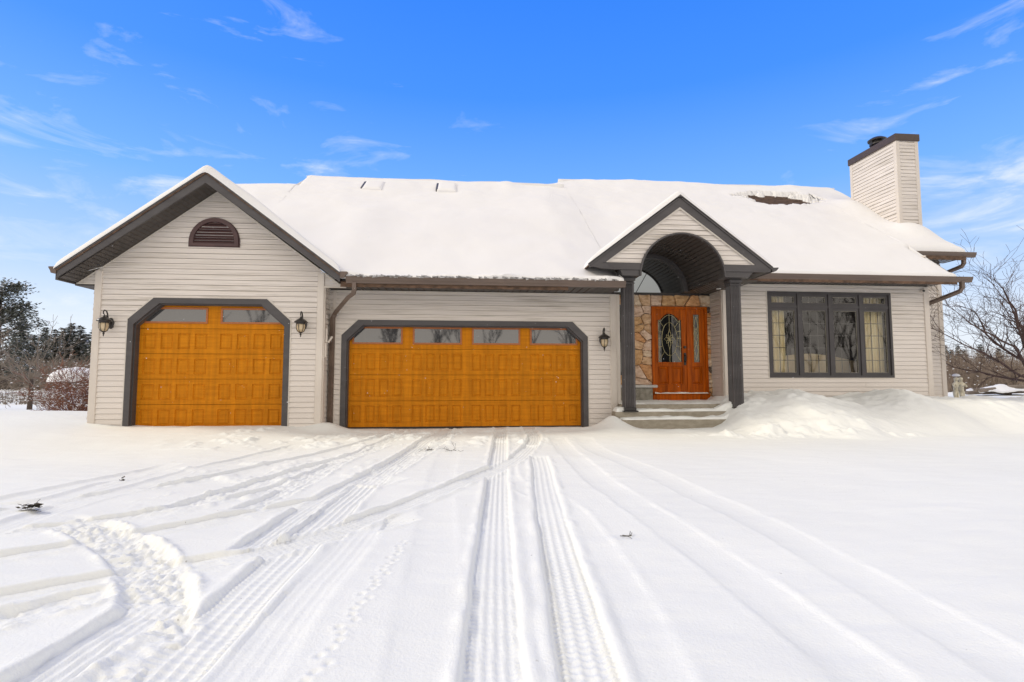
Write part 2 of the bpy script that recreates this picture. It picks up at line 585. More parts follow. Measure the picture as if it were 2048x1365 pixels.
def stone_mat(k, c):
    return mat('fieldstone_%s' % k, c, tuple(x * f for x, f in zip(c, (0.60, 0.50, 0.40))), rough=0.9, scale=(6, 6, 14), lo=0.38, hi=0.66, bump=1.0, bscale=(16, 16, 34))


STONE = [stone_mat(k, c) for k, c in (('tan', (0.76, 0.53, 0.33)), ('pink', (0.80, 0.61, 0.47)), ('orange', (0.72, 0.40, 0.19)),
                                      ('pale', (0.82, 0.67, 0.50)), ('ochre', (0.70, 0.45, 0.23)), ('grey', (0.17, 0.135, 0.105)))]

# ------------------------------------------------------------------ ground: one sheet of snow with its tyre tracks
XC = np.concatenate([-np.geomspace(900, 14.2, 46), np.linspace(-14, -4.05, 200), np.linspace(-4, -3.0, 60, endpoint=False),
                     np.arange(-3.0, 3.0, 0.0105), np.linspace(3.0, 14.0, 420), np.geomspace(14.2, 900, 46)])
yy = [1.1]
while yy[-1] < 12.6:
    yy.append(yy[-1] + max(0.0075, 0.0040 * yy[-1]))
YC = np.concatenate([-np.geomspace(600, 1.0, 24), np.linspace(-0.9, 1.0, 12), np.array(yy), np.linspace(12.7, 24, 130), np.geomspace(24.3, 1500, 60)])
GX, GY = np.meshgrid(XC, YC, indexing='ij')

CREST = np.array([(4.85, 0.0), (5.05, 0.10), (5.35, 0.40), (5.8, 0.57), (6.4, 0.69), (7.0, 0.705), (7.6, 0.60), (8.1, 0.52), (8.7, 0.585),
                  (9.2, 0.735), (9.5, 0.70), (9.9, 0.585), (10.3, 0.57), (11.2, 0.585), (12.2, 0.53), (16, 0.5), (40, 0.45), (900, 0.3)])


def ground_base(x, y):
    z = 0.028 * fbm(x * 0.22, y * 0.22, 3, 3) + 0.010 * fbm(x * 1.1, y * 1.1, 9, 3)
    z = z - 0.05 * sstep(9, 3, y) * 0
    # left-hand drift running out from the house corner, the field beyond lies lower
    lf = sstep(-5.6, -8.4, x)
    z = z + lf * (0.20 * np.exp(-((y - 11.6) / 1.7) ** 2) + 0.08 * np.exp(-((y - 9.5) / 2.5) ** 2))
    z = z - lf * 0.16 * sstep(13.5, 20, y) + 0.5 * sstep(40, 120, y) * sstep(0, -20, x)
    # ploughed bank in front of the picture window
    c = np.interp(x, CREST[:, 0], CREST[:, 1])
    wob = 0.35 * vnoise(x * 0.9, x * 0 + 2.2, 31) + 0.2 * vnoise(x * 2.3, x * 0 + 5.1, 37)
    y0 = 8.35 + wob * 0.8 + 0.6 * sstep(6.5, 9.5, x)
    prof = 0.30 * sstep(y0, y0 + 0.9, y) + 0.70 * sstep(y0 + 0.3, 10.75, y)
    bank = c * prof
    bank = bank + c * prof * (0.09 * fbm(x * 1.7, y * 1.7, 51, 3) + 0.06 * np.abs(fbm(x * 4.1, y * 4.1, 53, 4))) + 0.05 * sstep(0.02, 0.2, c * prof) * sstep(0.75, 0.3, prof) * fbm(x * 3.2, y * 3.2, 55, 3) * sstep(9, 6, x)
    back = 1 - 0.35 * sstep(11.0, 15.0, y)
    z = z + bank * back
    # shovelled lip against the garage front, snow pushed to the foot of the steps
    lip = np.exp(-((y - 10.35) / 0.28) ** 2) * sstep(-6.5, -5.9, x) * sstep(3.4, 2.9, x)
    z = z + lip * (0.03 + 0.022 * fbm(x * 2.4, y * 2.4, 71, 3))
    z = z + 0.14 * np.exp(-((x + 2.62) / 0.33) ** 2 - ((y - 10.6) / 0.35) ** 2)
    z = z + 0.22 * np.exp(-((x - 2.93) / 0.3) ** 2 - ((y - 10.35) / 0.42) ** 2) + 0.06 * np.exp(-((x - 2.9) / 0.5) ** 2 - ((y - 9.8) / 0.4) ** 2)
    z = z + 0.05 * np.exp(-((x - 4.4) / 0.9) ** 2 - ((y - 9.9) / 0.3) ** 2) * (1 + 0.8 * vnoise(x * 3, y * 3, 5))
    # trodden, kicked-up snow before the doors
    tr = sstep(7.4, 8.4, y) * sstep(10.6, 9.6, y) * sstep(-5.2, -3.5, x) * sstep(2.4, 0.8, x)
    lump = np.clip(fbm(x * 4.5, y * 4.5, 83, 3) - 0.25, 0, 2)
    z = z + tr * 0.05 * lump
    kick = np.exp(-((x + 2.3) / 1.3) ** 2 - ((y - 5.8) / 1.9) ** 2)
    z = z + kick * 0.035 * np.clip(fbm(x * 5.0, y * 3.6, 91, 3) - 0.35, 0, 2)
    foot = np.exp(-((x - 5.2) / 1.0) ** 2 - ((y - 8.9) / 0.45) ** 2)
    z = z + foot * 0.13 * np.clip(fbm(x * 3.7, y * 3.7, 97, 4) - 0.05, 0, 2)
    foot2 = np.exp(-((x - 6.6) / 1.5) ** 2 - ((y - 8.7) / 0.3) ** 2)
    z = z + foot2 * 0.08 * np.clip(fbm(x * 5.5, y * 5.5, 99, 3) - 0.2, 0, 2)
    # the apron rises a little towards the wing and the left drift
    z = z + 0.11 * sstep(-2.2, -3.6, x) * sstep(7.2, 10.2, y) * sstep(15, 12, y)
    # wind ripples
    z = z + 0.0035 * fbm(x * 3.1 + 0.4 * y, y * 7.0, 101, 3)
    return z


GZ = ground_base(GX, GY)
CUT = np.zeros_like(GZ)
BERM = np.zeros_like(GZ)


def track(pts, width=0.21, depth_=0.05, ribs=5, lug=0.0, soft=0.012, berm=0.35, rough=0.0, fade=0.35, seed=0, lugp=0.035, fade1=None):
    """press a tyre track along a polyline into the snow"""
    global CUT, BERM
    depth = depth_ * 0.74
    p = np.array(pts, float)
    # smooth resample (Catmull-Rom)
    q = []
    ext = np.vstack([2 * p[0] - p[1], p, 2 * p[-1] - p[-2]])
    for k in range(1, len(ext) - 2):
        a, b, c, d = ext[k - 1:k + 3]
        for t in np.linspace(0, 1, 10, endpoint=False):
            q.append(0.5 * ((2 * b) + (c - a) * t + (2 * a - 5 * b + 4 * c - d) * t * t + (3 * b - a - 3 * c + d) * t ** 3))
    q.append(p[-1])
    q = np.array(q)
    seg = np.linalg.norm(np.diff(q, axis=0), axis=1)
    S = np.concatenate([[0], np.cumsum(seg)])
    L = S[-1]
    reach = width / 2 + 0.16
    i0, i1 = np.searchsorted(XC, [q[:, 0].min() - reach, q[:, 0].max() + reach])
    j0, j1 = np.searchsorted(YC, [q[:, 1].min() - reach, q[:, 1].max() + reach])
    X, Y = GX[i0:i1, j0:j1], GY[i0:i1, j0:j1]
    best = np.full(X.shape, 9.0)
    lat = np.zeros(X.shape)
    arc = np.zeros(X.shape)
    for k in range(len(q) - 1):
        a, b = q[k], q[k + 1]
        d = b - a
        ln = seg[k]
        if ln < 1e-6:
            continue
        d = d / ln
        a0, a1 = np.searchsorted(XC[i0:i1], [min(a[0], b[0]) - reach, max(a[0], b[0]) + reach])
        b0, b1 = np.searchsorted(YC[j0:j1], [min(a[1], b[1]) - reach, max(a[1], b[1]) + reach])
        if a1 <= a0 or b1 <= b0:
            continue
        sx, sy = X[a0:a1, b0:b1] - a[0], Y[a0:a1, b0:b1] - a[1]
        t = sx * d[0] + sy * d[1]
        tc = np.clip(t, 0, ln)
        dist = np.hypot(sx - tc * d[0], sy - tc * d[1])
        side = sx * (-d[1]) + sy * d[0]
        bb = best[a0:a1, b0:b1]
        mk = dist < bb
        bb[mk] = dist[mk]
        lat[a0:a1, b0:b1][mk] = np.sign(side[mk]) * dist[mk]
        arc[a0:a1, b0:b1][mk] = S[k] + tc[mk]
    hw = width / 2
    wav = 0.008 * vnoise(arc * 3, arc * 0 + 1.5, seed)
    ad = np.abs(lat + wav)
    ins = 1 - sstep(hw - soft, hw + soft, ad)
    tread = np.zeros_like(ad)
    if ribs:
        ph = (lat / width + 0.5) * ribs
        tread = 0.26 * (0.5 - 0.5 * np.cos(2 * np.pi * ph)) ** 3
        tread = tread * sstep(hw, hw - 0.02, ad)
    if lug:
        sh = sstep(hw * 0.45, hw * 0.7, ad)
        tread = tread + lug * sh * (0.5 + 0.5 * np.sin(2 * np.pi * arc / lugp + lat * 20)) ** 2
        tread = tread + 0.5 * lug * (1 - sh) * (0.5 + 0.5 * np.sin(2 * np.pi * arc / (lugp * 1.4) - lat * 30)) ** 3
    dd = depth * (0.85 + 0.25 * vnoise(arc * 0.8, arc * 0, seed + 3))
    f = sstep(0, fade, arc) * sstep(0, fade if fade1 is None else fade1, L - arc)
    cut = -dd * ins * (1 - tread)
    if rough:
        cut = cut + ins * rough * depth * 0.8 * fbm(X * 34, Y * 34, seed + 7, 4)
        cut = cut + ins * rough * depth * 0.8 * np.clip(fbm(X * 19, Y * 19, seed + 9, 4), 0, 1)
    cut = cut * f
    br = berm * depth * np.exp(-((ad - hw - 0.03) / 0.03) ** 2) * f * (0.7 + 0.6 * vnoise(X * 7, Y * 7, seed + 5))
    if rough:
        br = br * (0.55 + 0.5 * np.clip(fbm(X * 26, Y * 26, seed + 15, 4) + 0.4, 0, 1.4))
    c0 = CUT[i0:i1, j0:j1]
    ov = np.where(ins * f > 0.5, np.minimum(cut, c0 * 0.35 + cut * 0.65), np.minimum(c0, cut))
    CUT[i0:i1, j0:j1] = ov
    b0_ = BERM[i0:i1, j0:j1]
    BERM[i0:i1, j0:j1] = np.where(ins * f > 0.5, 0, np.maximum(b0_, br))


# older, half-filled tracks first
track([(1.62, 9.2), (1.49, 8.3), (1.35, 5.6), (1.36, 4.3), (1.41, 2.9), (1.40, 2.3), (1.36, 1.3)], 0.26, 0.024, ribs=0, soft=0.09, berm=0.35, seed=11)
track([(2.0, 9.0), (1.86, 7.6), (1.98, 5.6), (2.05, 4.4), (2.06, 3.3), (1.99, 2.2), (1.9, 1.3)], 0.26, 0.022, ribs=0, soft=0.1, berm=0.3, seed=12)
track([(0.5, 6.6), (0.46, 5.3), (0.78, 4.2), (0.75, 2.6), (0.63, 1.7), (0.55, 1.2)], 0.22, 0.018, ribs=0, soft=0.07, berm=0.5, seed=13)
track([(-0.1, 9.6), (-0.2, 7.2), (-0.22, 5.0), (-0.17, 3.2), (-0.12, 1.3)], 0.24, 0.010, ribs=0, soft=0.08, berm=0.4, seed=14)
track([(-3.5, 6.9), (-3.51, 6.3), (-3.62, 5.45), (-3.85, 4.6), (-4.4, 3.4)], 0.2, 0.035, ribs=0, soft=0.04, berm=0.3, seed=15)
track([(-1.0, 11.0), (-1.19, 10.3), (-1.64, 8.4), (-2.54, 5.94), (-3.12, 5.0), (-3.7, 4.0)], 0.2, 0.04, ribs=4, berm=0.3, seed=16)
track([(-0.9, 10.6), (-1.34, 8.0), (-1.57, 5.9), (-1.89, 4.86), (-2.54, 4.17), (-3.2, 3.7), (-3.9, 3.3)], 0.2, 0.045, ribs=4, berm=0.4, rough=0.25, seed=17)
track([(-0.6, 5.6), (-1.2, 4.66), (-1.71, 4.11), (-2.14, 3.7), (-2.7, 3.2), (-3.4, 2.7)], 0.2, 0.045, ribs=4, berm=0.4, seed=18)
track([(-0.3, 4.1), (-0.75, 3.62), (-1.03, 3.34), (-1.46, 3.12), (-1.85, 2.9), (-2.4, 2.5)], 0.21, 0.045, ribs=5, berm=0.4, seed=19)
track([(-1.55, 2.85), (-1.85, 2.55), (-2.3, 2.1), (-2.8, 1.6)], 0.2, 0.05, ribs=0, rough=0.35, berm=0.5, seed=20)
track([(-0.35, 10.8), (-0.69, 7.7), (-0.89, 6.3), (-1.18, 4.6), (-1.28, 3.2)], 0.2, 0.058, ribs=5, lug=0.15, berm=0.3, seed=21)
track([(-0.15, 11.2), (-0.44, 9.9), (-0.74, 7.2), (-0.96, 4.76), (-0.99, 3.04), (-1.0, 2.3), (-1.02, 1.3)], 0.26, 0.064, ribs=5, lug=0.22, berm=0.3, seed=22)
# slewing, churned band on the left
track([(-1.45, 7.2), (-1.51, 6.25), (-1.59, 4.84), (-1.72, 4.2)], 0.2, 0.045, ribs=3, rough=0.25, berm=0.45, seed=41)
track([(-1.2, 8.3), (-1.39, 7.35), (-1.82, 6.17), (-2.15, 4.89), (-2.3, 4.3)], 0.2, 0.045, ribs=0, berm=0.45, rough=0.3, seed=42)
track([(-0.1, 10.3), (-0.25, 9.49), (-0.73, 6.25), (-0.98, 5.1)], 0.2, 0.045, ribs=0, rough=0.25, berm=0.4, seed=44)
track([(-0.73, 1.3), (-0.73, 2.07), (-0.72, 2.51), (-0.67, 3.29), (-0.65, 4.3)], 0.2, 0.014, ribs=4, soft=0.05, berm=0.3, seed=45)
track([(-3.8, 4.45), (-3.4, 4.75), (-3.4, 5.45), (-3.44, 6.25)], 0.16, 0.03, ribs=0, soft=0.03, berm=0.4, seed=46)
track([(-2.2, 2.2), (-1.9, 2.44), (-1.81, 2.63), (-1.64, 2.73), (-1.42, 2.74)], 0.18, 0.04, ribs=4, berm=0.4, rough=0.2, seed=47)
track([(-2.5, 8.6), (-2.64, 7.98), (-2.95, 6.63), (-3.05, 5.2), (-3.14, 4.52), (-3.1, 3.82), (-3.4, 3.0)], 0.2, 0.03, ribs=4, soft=0.02, berm=0.35, seed=48)
track([(-2.95, 4.15), (-2.6, 3.95), (-2.2, 3.62), (-1.78, 3.2), (-1.48, 2.78), (-1.26, 2.36), (-1.12, 2.0)], 0.27, 0.055, ribs=0, rough=0.5, berm=0.55, soft=0.03, seed=24)
track([(-1.20, 2.45), (-1.2, 2.1), (-1.17, 1.75), (-1.15, 1.2)], 0.18, 0.03, ribs=0, rough=0.5, berm=0.3, soft=0.05, seed=25)
track([(-1.30, 2.8), (-1.37, 2.54), (-1.42, 1.93), (-1.46, 1.3)], 0.23, 0.065, ribs=5, lug=0.0, berm=0.3, seed=29)
# the two newest tracks
track([(0.735, 10.75), (0.62, 9.2), (0.33, 5.35), (0.18, 3.19), (0.10, 1.83), (0.07, 1.15)], 0.215, 0.058, ribs=5, lug=0.10, berm=0.3, soft=0.016, seed=26, fade1=0.01)
track([(0.955, 6.85), (0.86, 5.9), (0.69, 4.44), (0.53, 2.83), (0.43, 1.8), (0.38, 1.15)], 0.215, 0.05, ribs=4, lug=0.36, berm=0.35, soft=0.014, seed=27, fade=0.06, fade1=0.01)
track([(1.27, 10.75), (1.24, 9.9), (1.15, 8.77), (0.71, 6.84), (0.17, 5.64), (-0.25, 4.82), (-0.57, 4.24), (-0.85, 3.75), (-1.25, 3.2), (-1.6, 2.8)], 0.22, 0.055, ribs=5, lug=0.2, berm=0.45, seed=23, fade1=0.9)
# small animal trail
for k in range(34):
    t = k / 33
    fx = -0.36 - 0.16 * t + 0.02 * math.sin(k * 1.9) + (0.008 if k % 2 else -0.008)
    fy = 3.4 - 1.75 * t
    i0, i1 = np.searchsorted(XC, [fx - 0.06, fx + 0.06])
    j0, j1 = np.searchsorted(YC, [fy - 0.06, fy + 0.06])
    rr = np.hypot(GX[i0:i1, j0:j1] - fx, (GY[i0:i1, j0:j1] - fy) * 0.8)
    CUT[i0:i1, j0:j1] += -0.008 * np.exp(-(rr / 0.011) ** 2) + 0.0028 * np.exp(-((rr - 0.024) / 0.012) ** 2)

GZ = GZ + CUT + BERM
ground = grid_mesh('snow_ground', np.stack([GX, GY, GZ], -1), M['snow'])
tag(ground, kind='structure')


def gz(x, y):
    i = int(np.clip(np.searchsorted(XC, x), 0, len(XC) - 1))
    j = int(np.clip(np.searchsorted(YC, y), 0, len(YC) - 1))
    return float(GZ[i, j])


# ------------------------------------------------------------------ the house
house = empty('house', (0, 0, 0), 0, 'beige vinyl-sided house with snow-covered roof, two golden garage doors and arched stone entry', 'house')
YW, YD, YR, YE, YP = 10.53, 10.95, 11.75, 12.40, 10.20     # wing, double garage, right room, entry, porch front
COURSE = 0.1016
GAP = 0.006


def siding(o, u, nrm, z0, z1, inter, breaks=(), mb=None, name='siding_wall', build=True):
    """lapped courses on the wall through o along u facing nrm; inter(z) gives the solid spans at height z"""
    mb = mb or MB()
    o, u, nrm = Vector(o), Vector(u), Vector(nrm)

    def P(a, wd, z):
        v = o + u * a + nrm * wd
        return (v.x, v.y, z)
    zc = z0
    e = 1e-4
    rs = random.Random(int(z1 * 1000) + 3)
    while zc < z1 - 1e-3:
        zt = min(zc + COURSE, z1)
        cuts = [zc] + sorted(b for b in breaks if zc + 0.002 < b < zt - 0.002) + [zt]
        for l, r in inter(zt - e):
            mb.quad(P(l, -0.02, zt - 0.014), P(r, -0.02, zt - 0.014), P(r, -0.02, zt), P(l, -0.02, zt))
        cuts[-1] = zt - GAP
        cuts = [c for c in cuts[:-1] if c < zt - GAP - 0.001] + [zt - GAP]
        for a, b in zip(cuts[:-1], cuts[1:]):
            ia, ib = inter(a + e), inter(b - e)
            if len(ia) != len(ib):
                mid = inter((a + b) / 2)
                ia = ib = mid
            wa = 0.018 - 0.015 * min(1, (a - zc) / COURSE)
            wb = 0.018 - 0.015 * min(1, (b - zc) / COURSE)
            if a == zc and len(cuts) == 2 and len(ia) == 1 and ia[0][1] - ia[0][0] > 1.5 and rs.random() < 0.4:
                x = rs.uniform(max(ia[0][0], ib[0][0]) + 0.3, min(ia[0][1], ib[0][1]) - 0.3)      # butt lap between two lengths
                mb.quad(P(ia[0][0], wa, a), P(x, wa, a), P(x, wb, b), P(ib[0][0], wb, b))
                mb.quad(P(x, wa, a), P(x, wa + 0.006, a), P(x, wb + 0.006, b), P(x, wb, b))
                ia, ib = [(x, ia[0][1])], [(x, ib[0][1])]
                mb.quad(P(x, wa + 0.006, a), P(ia[0][1], wa + 0.006, a), P(ib[0][1], wb + 0.006, b), P(x, wb + 0.006, b))
                continue
            for (l0, r0), (l1, r1) in zip(ia, ib):
                if r0 - l0 < 1e-4 and r1 - l1 < 1e-4:
                    continue
                mb.quad(P(l0, wa, a), P(r0, wa, a), P(r1, wb, b), P(l1, wb, b))
        for l, r in inter(zc + e):
            mb.quad(P(l, -0.02, zc), P(r, -0.02, zc), P(r, 0.018, zc), P(l, 0.018, zc))
        zc = zt
    return mb.build(name, M['siding'], house, recalc=False) if build else mb


def cut_span(l, r, holes):
    sp = [(l, r)]
    for a, b in holes:
        nx = []
        for p, q in sp:
            if b <= p or a >= q:
                nx.append((p, q))
            else:
                if a > p: nx.append((p, a))
                if b < q: nx.append((b, q))
        sp = nx
    return sp


def chamfer_hole(x0, x1, zt, dx, dz):
    """opening with its top corners cut off; returns function z -> list of holes, and the outline"""
    def f(z):
        if z >= zt: return []
        k = max(0.0, (z - (zt - dz)) / dz)
        return [(x0 + dx * k, x1 - dx * k)]
    return f


# --- siding walls
wing_rake = lambda x: 4.63 - 0.755 * abs(x + 4.80)
wh = chamfer_hole(-6.285, -3.37, 2.515, 0.43, 0.40)


def wing_int(z):
    l, r = -6.86, -2.80
    if z > wing_rake(l) : l = -4.80 - (4.63 - z) / 0.755
    if z > wing_rake(r) : r = -4.80 + (4.63 - z) / 0.755
    return cut_span(l, r, wh(z))


siding((0, YW, 0), (1, 0, 0), (0, -1, 0), -0.15, 4.60, wing_int, [2.115, 2.515, wing_rake(-6.86), wing_rake(-2.80)])
dh = chamfer_hole(-2.46, 2.56, 2.185, 0.315, 0.31)
siding((0, YD, 0), (1, 0, 0), (0, -1, 0), -0.12, 2.81, lambda z: cut_span(-2.735, 3.11, dh(z)), [1.875, 2.185])
siding((0, YR, 0), (1, 0, 0), (0, -1, 0), -0.1, 3.23, lambda z: cut_span(6.10, 11.05, [(7.05, 10.14)] if 1.04 < z < 3.05 else []), [1.04, 3.05])
siding((5.96, YE + 0.2, 0), (0, -1, 0), (-1, 0, 0), 0.3, 3.10, lambda z: [(0, YE + 0.2 - YR)])           # recess side wall
siding((-2.735, YW, 0), (0, 1, 0), (1, 0, 0), -0.15, 3.05, lambda z: [(0.02, YD - YW)])                     # wing return
siding((-6.93, 16.0, 0), (0, -1, 0), (-1, 0, 0), -0.15, 2.9, lambda z: [(0, 16.0 - YW)])                   # wing left flank
siding((0, 12.9, 0), (1, 0, 0), (0, -1, 0), -0.1, 4.1, lambda z: [(11.13, 12.52)])                         # far bump-out front
siding((11.13, YR, 0), (0, 1, 0), (1, 0, 0), -0.1, 4.0, lambda z: [(0.0, 12.9 - YR)])
siding((12.6, 12.9, 0), (0, 1, 0), (1, 0, 0), -0.1, 6.6, lambda z: [(max(0, (z - 4.40) / 0.72), 9.4 - max(0, (z - 4.40) / 0.72))])
# plain rear walls close the shell
mb = Parts('rear_wall', M['trim'], house)
mb.box(-6.9, 12.4, 21.9, 22.0, -0.1, 3.6)
mb.box(-6.9, -6.8, 16.0, 21.9, -0.1, 3.6)
mb.box(3.18, 3.28, 10.97, YE - 0.05, -0.1, 2.80)


# --- corner posts and trim strips
mb = Parts('corner_trim', M['trim'], house)
for x0, x1, yf, z1 in ((-6.925, -6.80, YW, 3.04), (-2.86, -2.735, YW, 3.06), (3.06, 3.185, YD, 2.80), (5.955, 6.12, YR, 3.10), (11.0, 11.135, YR, 3.22),
                       (12.48, 12.605, 12.9, 4.05)):
    mb.bbox(x0, x1, yf - 0.034, yf + 0.06, -0.15, z1, 0.006)
mb.box(5.935, 5.957, YR, YR + 0.11, 0.2, 3.1)
mb.box(-2.735, -2.713, YW, YW + 0.05, 0.0, 3.05)
mb.box(-2.66, -2.60, YD - 0.03, YD + 0.02, 0.0, 2.80)

mb = Parts('j_channel', M['channel'], house, False)     # pale J-channel under eaves and rakes
mb.box(-2.60, 3.06, YD - 0.024, YD, 2.772, 2.80)
mb.box(6.12, 11.0, YR - 0.024, YR, 3.19, 3.222)
for s in (-1, 1):
    xe = -4.80 + s * 2.40
    mb.add([(-4.80, YW - 0.022, 4.625), (-4.80, YW - 0.022, 4.585), (xe, YW - 0.022, wing_rake(xe) - 0.04), (xe, YW - 0.022, wing_rake(xe))], [(0, 1, 2, 3)])


# --- wing roof: rake boards, soffit, boxed eave returns
AX, AZ = -4.79, 4.845
wz = lambda x: AZ - 0.755 * abs(x - AX)
mb = Parts('rake_board', M['dark'], house)
for s in (-1, 1):
    xe = AX + s * 2.46
    mb.prism([(AX, AZ - 0.012), (xe, wz(xe) - 0.012), (xe, wz(xe) - 0.185), (AX, AZ - 0.225)][::s], 10.02, 10.06)
    mb.prism([(AX, AZ + 0.02), (xe, wz(xe) + 0.02), (xe, wz(xe) - 0.035), (AX, AZ - 0.035)][::s], 9.995, 10.035)

mb = MB()
nslat = 34
for s in (-1, 1):
    for k in range(nslat):                                   # ribbed soffit boards under the rake
        x0 = AX + s * 2.44 * k / nslat
        x1 = AX + s * 2.44 * (k + 0.86) / nslat
        x2 = AX + s * 2.44 * (k + 1.0) / nslat
        za, zb, zc = (4.63 - 0.755 * abs(x + 4.80) for x in (x0, x1, x2))
        mb.quad((x0, 10.05, za), (x1, 10.05, zb), (x1, YW + 0.02, zb), (x0, YW + 0.02, za))
        mb.quad((x1, 10.05, zb + 0.007), (x2, 10.05, zc + 0.007), (x2, YW + 0.02, zc + 0.007), (x1, YW + 0.02, zb + 0.007))
mb.build('soffit', M['darker'], house, recalc=False)
for sg, xo, xi in ((-1, -7.25, -6.92), (1, -2.32, -2.735)):   # triangular siding returns beside the wing corners
    mb = MB()
    zt = wing_rake(xi)
    for k in range(6):
        z0, z1 = 2.80 + k * 0.06, 2.80 + (k + 1) * 0.06
        f = lambda z: xo + (xi - xo) * min(1, max(0, (z - 2.80) / (zt - 2.80)))
        mb.quad((f(z0), YW - 0.012, z0), (xi, YW - 0.012, z0), (xi, YW - 0.002, z1), (f(z1), YW - 0.002, z1))
    mb.build('siding_wall', M['siding'], house, recalc=False)
mb = Parts('j_channel', M['channel'], house, False)
for xo, xi in ((-7.25, -6.92), (-2.32, -2.735)):
    zt = wing_rake(xi)
    a, b = min(xo, xi), max(xo, xi)
    mb.box(a, b, YW - 0.03, YW, 2.775, 2.80)
    mb.add([(xo, YW - 0.028, 2.79), (xi, YW - 0.028, zt), (xi, YW - 0.028, zt - 0.035), (xo, YW - 0.028, 2.765)], [(0, 1, 2, 3)])

mb = Parts('soffit', M['darker'], house)
mb.box(-7.27, -6.93, YW - 0.03, 16.0, 2.745, 2.772)
mb.box(-2.73, -2.335, YW + 0.004, 11.3, 2.814, 2.86)
mb.box(-7.30, -7.255, 10.06, 16.0, 2.77, 2.99)


# --- roof decks (brown shingles, mostly under snow)
zL = lambda y: 2.85 + 0.70 * (y - 10.12)
zR = lambda y: 3.20 + 0.72 * (y - 11.0)
YLR, YRR, YLL = 15.95, 16.95, 15.15            # ridges: left main, right main, low left
XS, XA, XB = 3.05, 11.25, 12.78                 # roof step, first right rake, far right rake


def deck(mb, x0, x1, ya, za, yb, zb, th=0.10):
    mb.add([(x0, ya, za), (x1, ya, za), (x1, yb, zb), (x0, yb, zb), (x0, ya, za - th), (x1, ya, za - th), (x1, yb, zb - th), (x0, yb, zb - th)],
           [(0, 1, 2, 3), (7, 6, 5, 4), (0, 4, 5, 1), (1, 5, 6, 2), (2, 6, 7, 3), (3, 7, 4, 0)])


mb = MB()
deck(mb, -2.33, 2.0, 10.08, zL(10.08), YLR, zL(YLR))
deck(mb, -4.75, -2.33, 12.8, zL(12.8), YLR, zL(YLR))
deck(mb, -4.75, XS, YLR, zL(YLR), 21.8, zL(YLR) - 0.7 * (21.8 - YLR))
deck(mb, -6.95, -4.75, 12.9, zL(12.9), YLL, zL(YLL))
deck(mb, -6.95, -4.75, YLL, zL(YLL), 20.6, zL(YLL) - 0.7 * (20.6 - YLL))
deck(mb, 2.0, XS, 11.05, zR(11.05), YLR, zR(YLR))
for k in range(32):                             # beside and behind the porch the deck stops at the valley
    xa_ = XS + 0.1 * k
    yv = max(11.08, 11.0 + (4.703 - 0.756 * abs(xa_ + 0.05 - 4.335) - 3.2) / 0.72 - 0.12)
    deck(mb, xa_, xa_ + 0.1, yv, zR(yv), YRR, zR(YRR))
deck(mb, XS + 3.2, XA, 11.08, zR(11.08), YRR, zR(YRR))
deck(mb, XA, XB, 12.30, zR(12.30), YRR, zR(YRR))
deck(mb, XS, XB, YRR, zR(YRR), 22.6, zR(YRR) - 0.72 * (22.6 - YRR))
roof = mb.build('roof', M['shingle'], house)
# courses of shingle butts where the snow has slid off
mb = MB()
for k in range(12):
    y = 15.1 + k * 0.125
    for j in range(26):
        x = 8.6 + j * 0.11 + (0.055 if k % 2 else 0) + rnd.uniform(-0.01, 0.01)
        yo = y + rnd.uniform(-0.01, 0.01)
        zt = zR(yo) + 0.018
        mb.quad((x, yo, zt), (x + 0.10, yo, zt), (x + 0.10, yo + 0.13, zR(yo + 0.13) + 0.006), (x, yo + 0.13, zR(yo + 0.13) + 0.006))
mb.build('shingle_course', M['shingle'], roof, recalc=False)
mb = MB()
for s in (-1, 1):
    xe = AX + s * 2.47
    mb.add([(AX, 10.0, AZ), (xe, 10.0, wz(xe)), (xe, 17.0, wz(xe)), (AX, 17.0, AZ), (AX, 10.0, AZ - 0.06), (xe, 10.0, wz(xe) - 0.06), (xe, 17.0, wz(xe) - 0.06), (AX, 17.0, AZ - 0.06)],
           [(0, 1, 2, 3), (7, 6, 5, 4), (0, 4, 5, 1), (1, 5, 6, 2), (2, 6, 7, 3), (3, 7, 4, 0)])
wroof = mb.build('roof', M['shingle'], house)

# --- eaves of the two long fronts: soffit, fascia, gutters, downspouts
for x0, x1, ya, yb, z, n in ((-2.33, 3.10, 10.16, YD, 2.812, 36), (6.0, 11.2, 11.22, YR, 3.232, 34), (11.25, 12.74, 12.45, 12.9, 4.08, 10)):
    mb = MB()
    for k in range(n):
        a = x0 + (x1 - x0) * k / n
        b = x0 + (x1 - x0) * (k + 0.88) / n
        c = x0 + (x1 - x0) * (k + 1) / n
        mb.quad((a, ya, z), (b, ya, z), (b, yb, z), (a, yb, z))
        mb.quad((b, ya, z + 0.014), (c, ya, z + 0.014), (c, yb, z + 0.014), (b, yb, z + 0.014))
    mb.build('soffit', M['darker'], house, recalc=False)
mb = Parts('fascia', M['dark'], house)
mb.box(-2.30, 3.10, 10.12, 10.16, 2.79, 2.90)
mb.box(6.0, 11.22, 11.16, 11.21, 3.21, 3.31)
mb.box(11.26, 12.74, 12.40, 12.44, 4.06, 4.19)
mb.prism_yz([(11.15, 3.22), (11.15, 3.31), (12.6, 4.28), (12.6, 4.08)], 11.20, 11.245)
mb.prism_yz([(12.4, 4.10), (12.4, 4.20), (16.9, 7.44), (16.9, 7.24)], 12.70, 12.755)



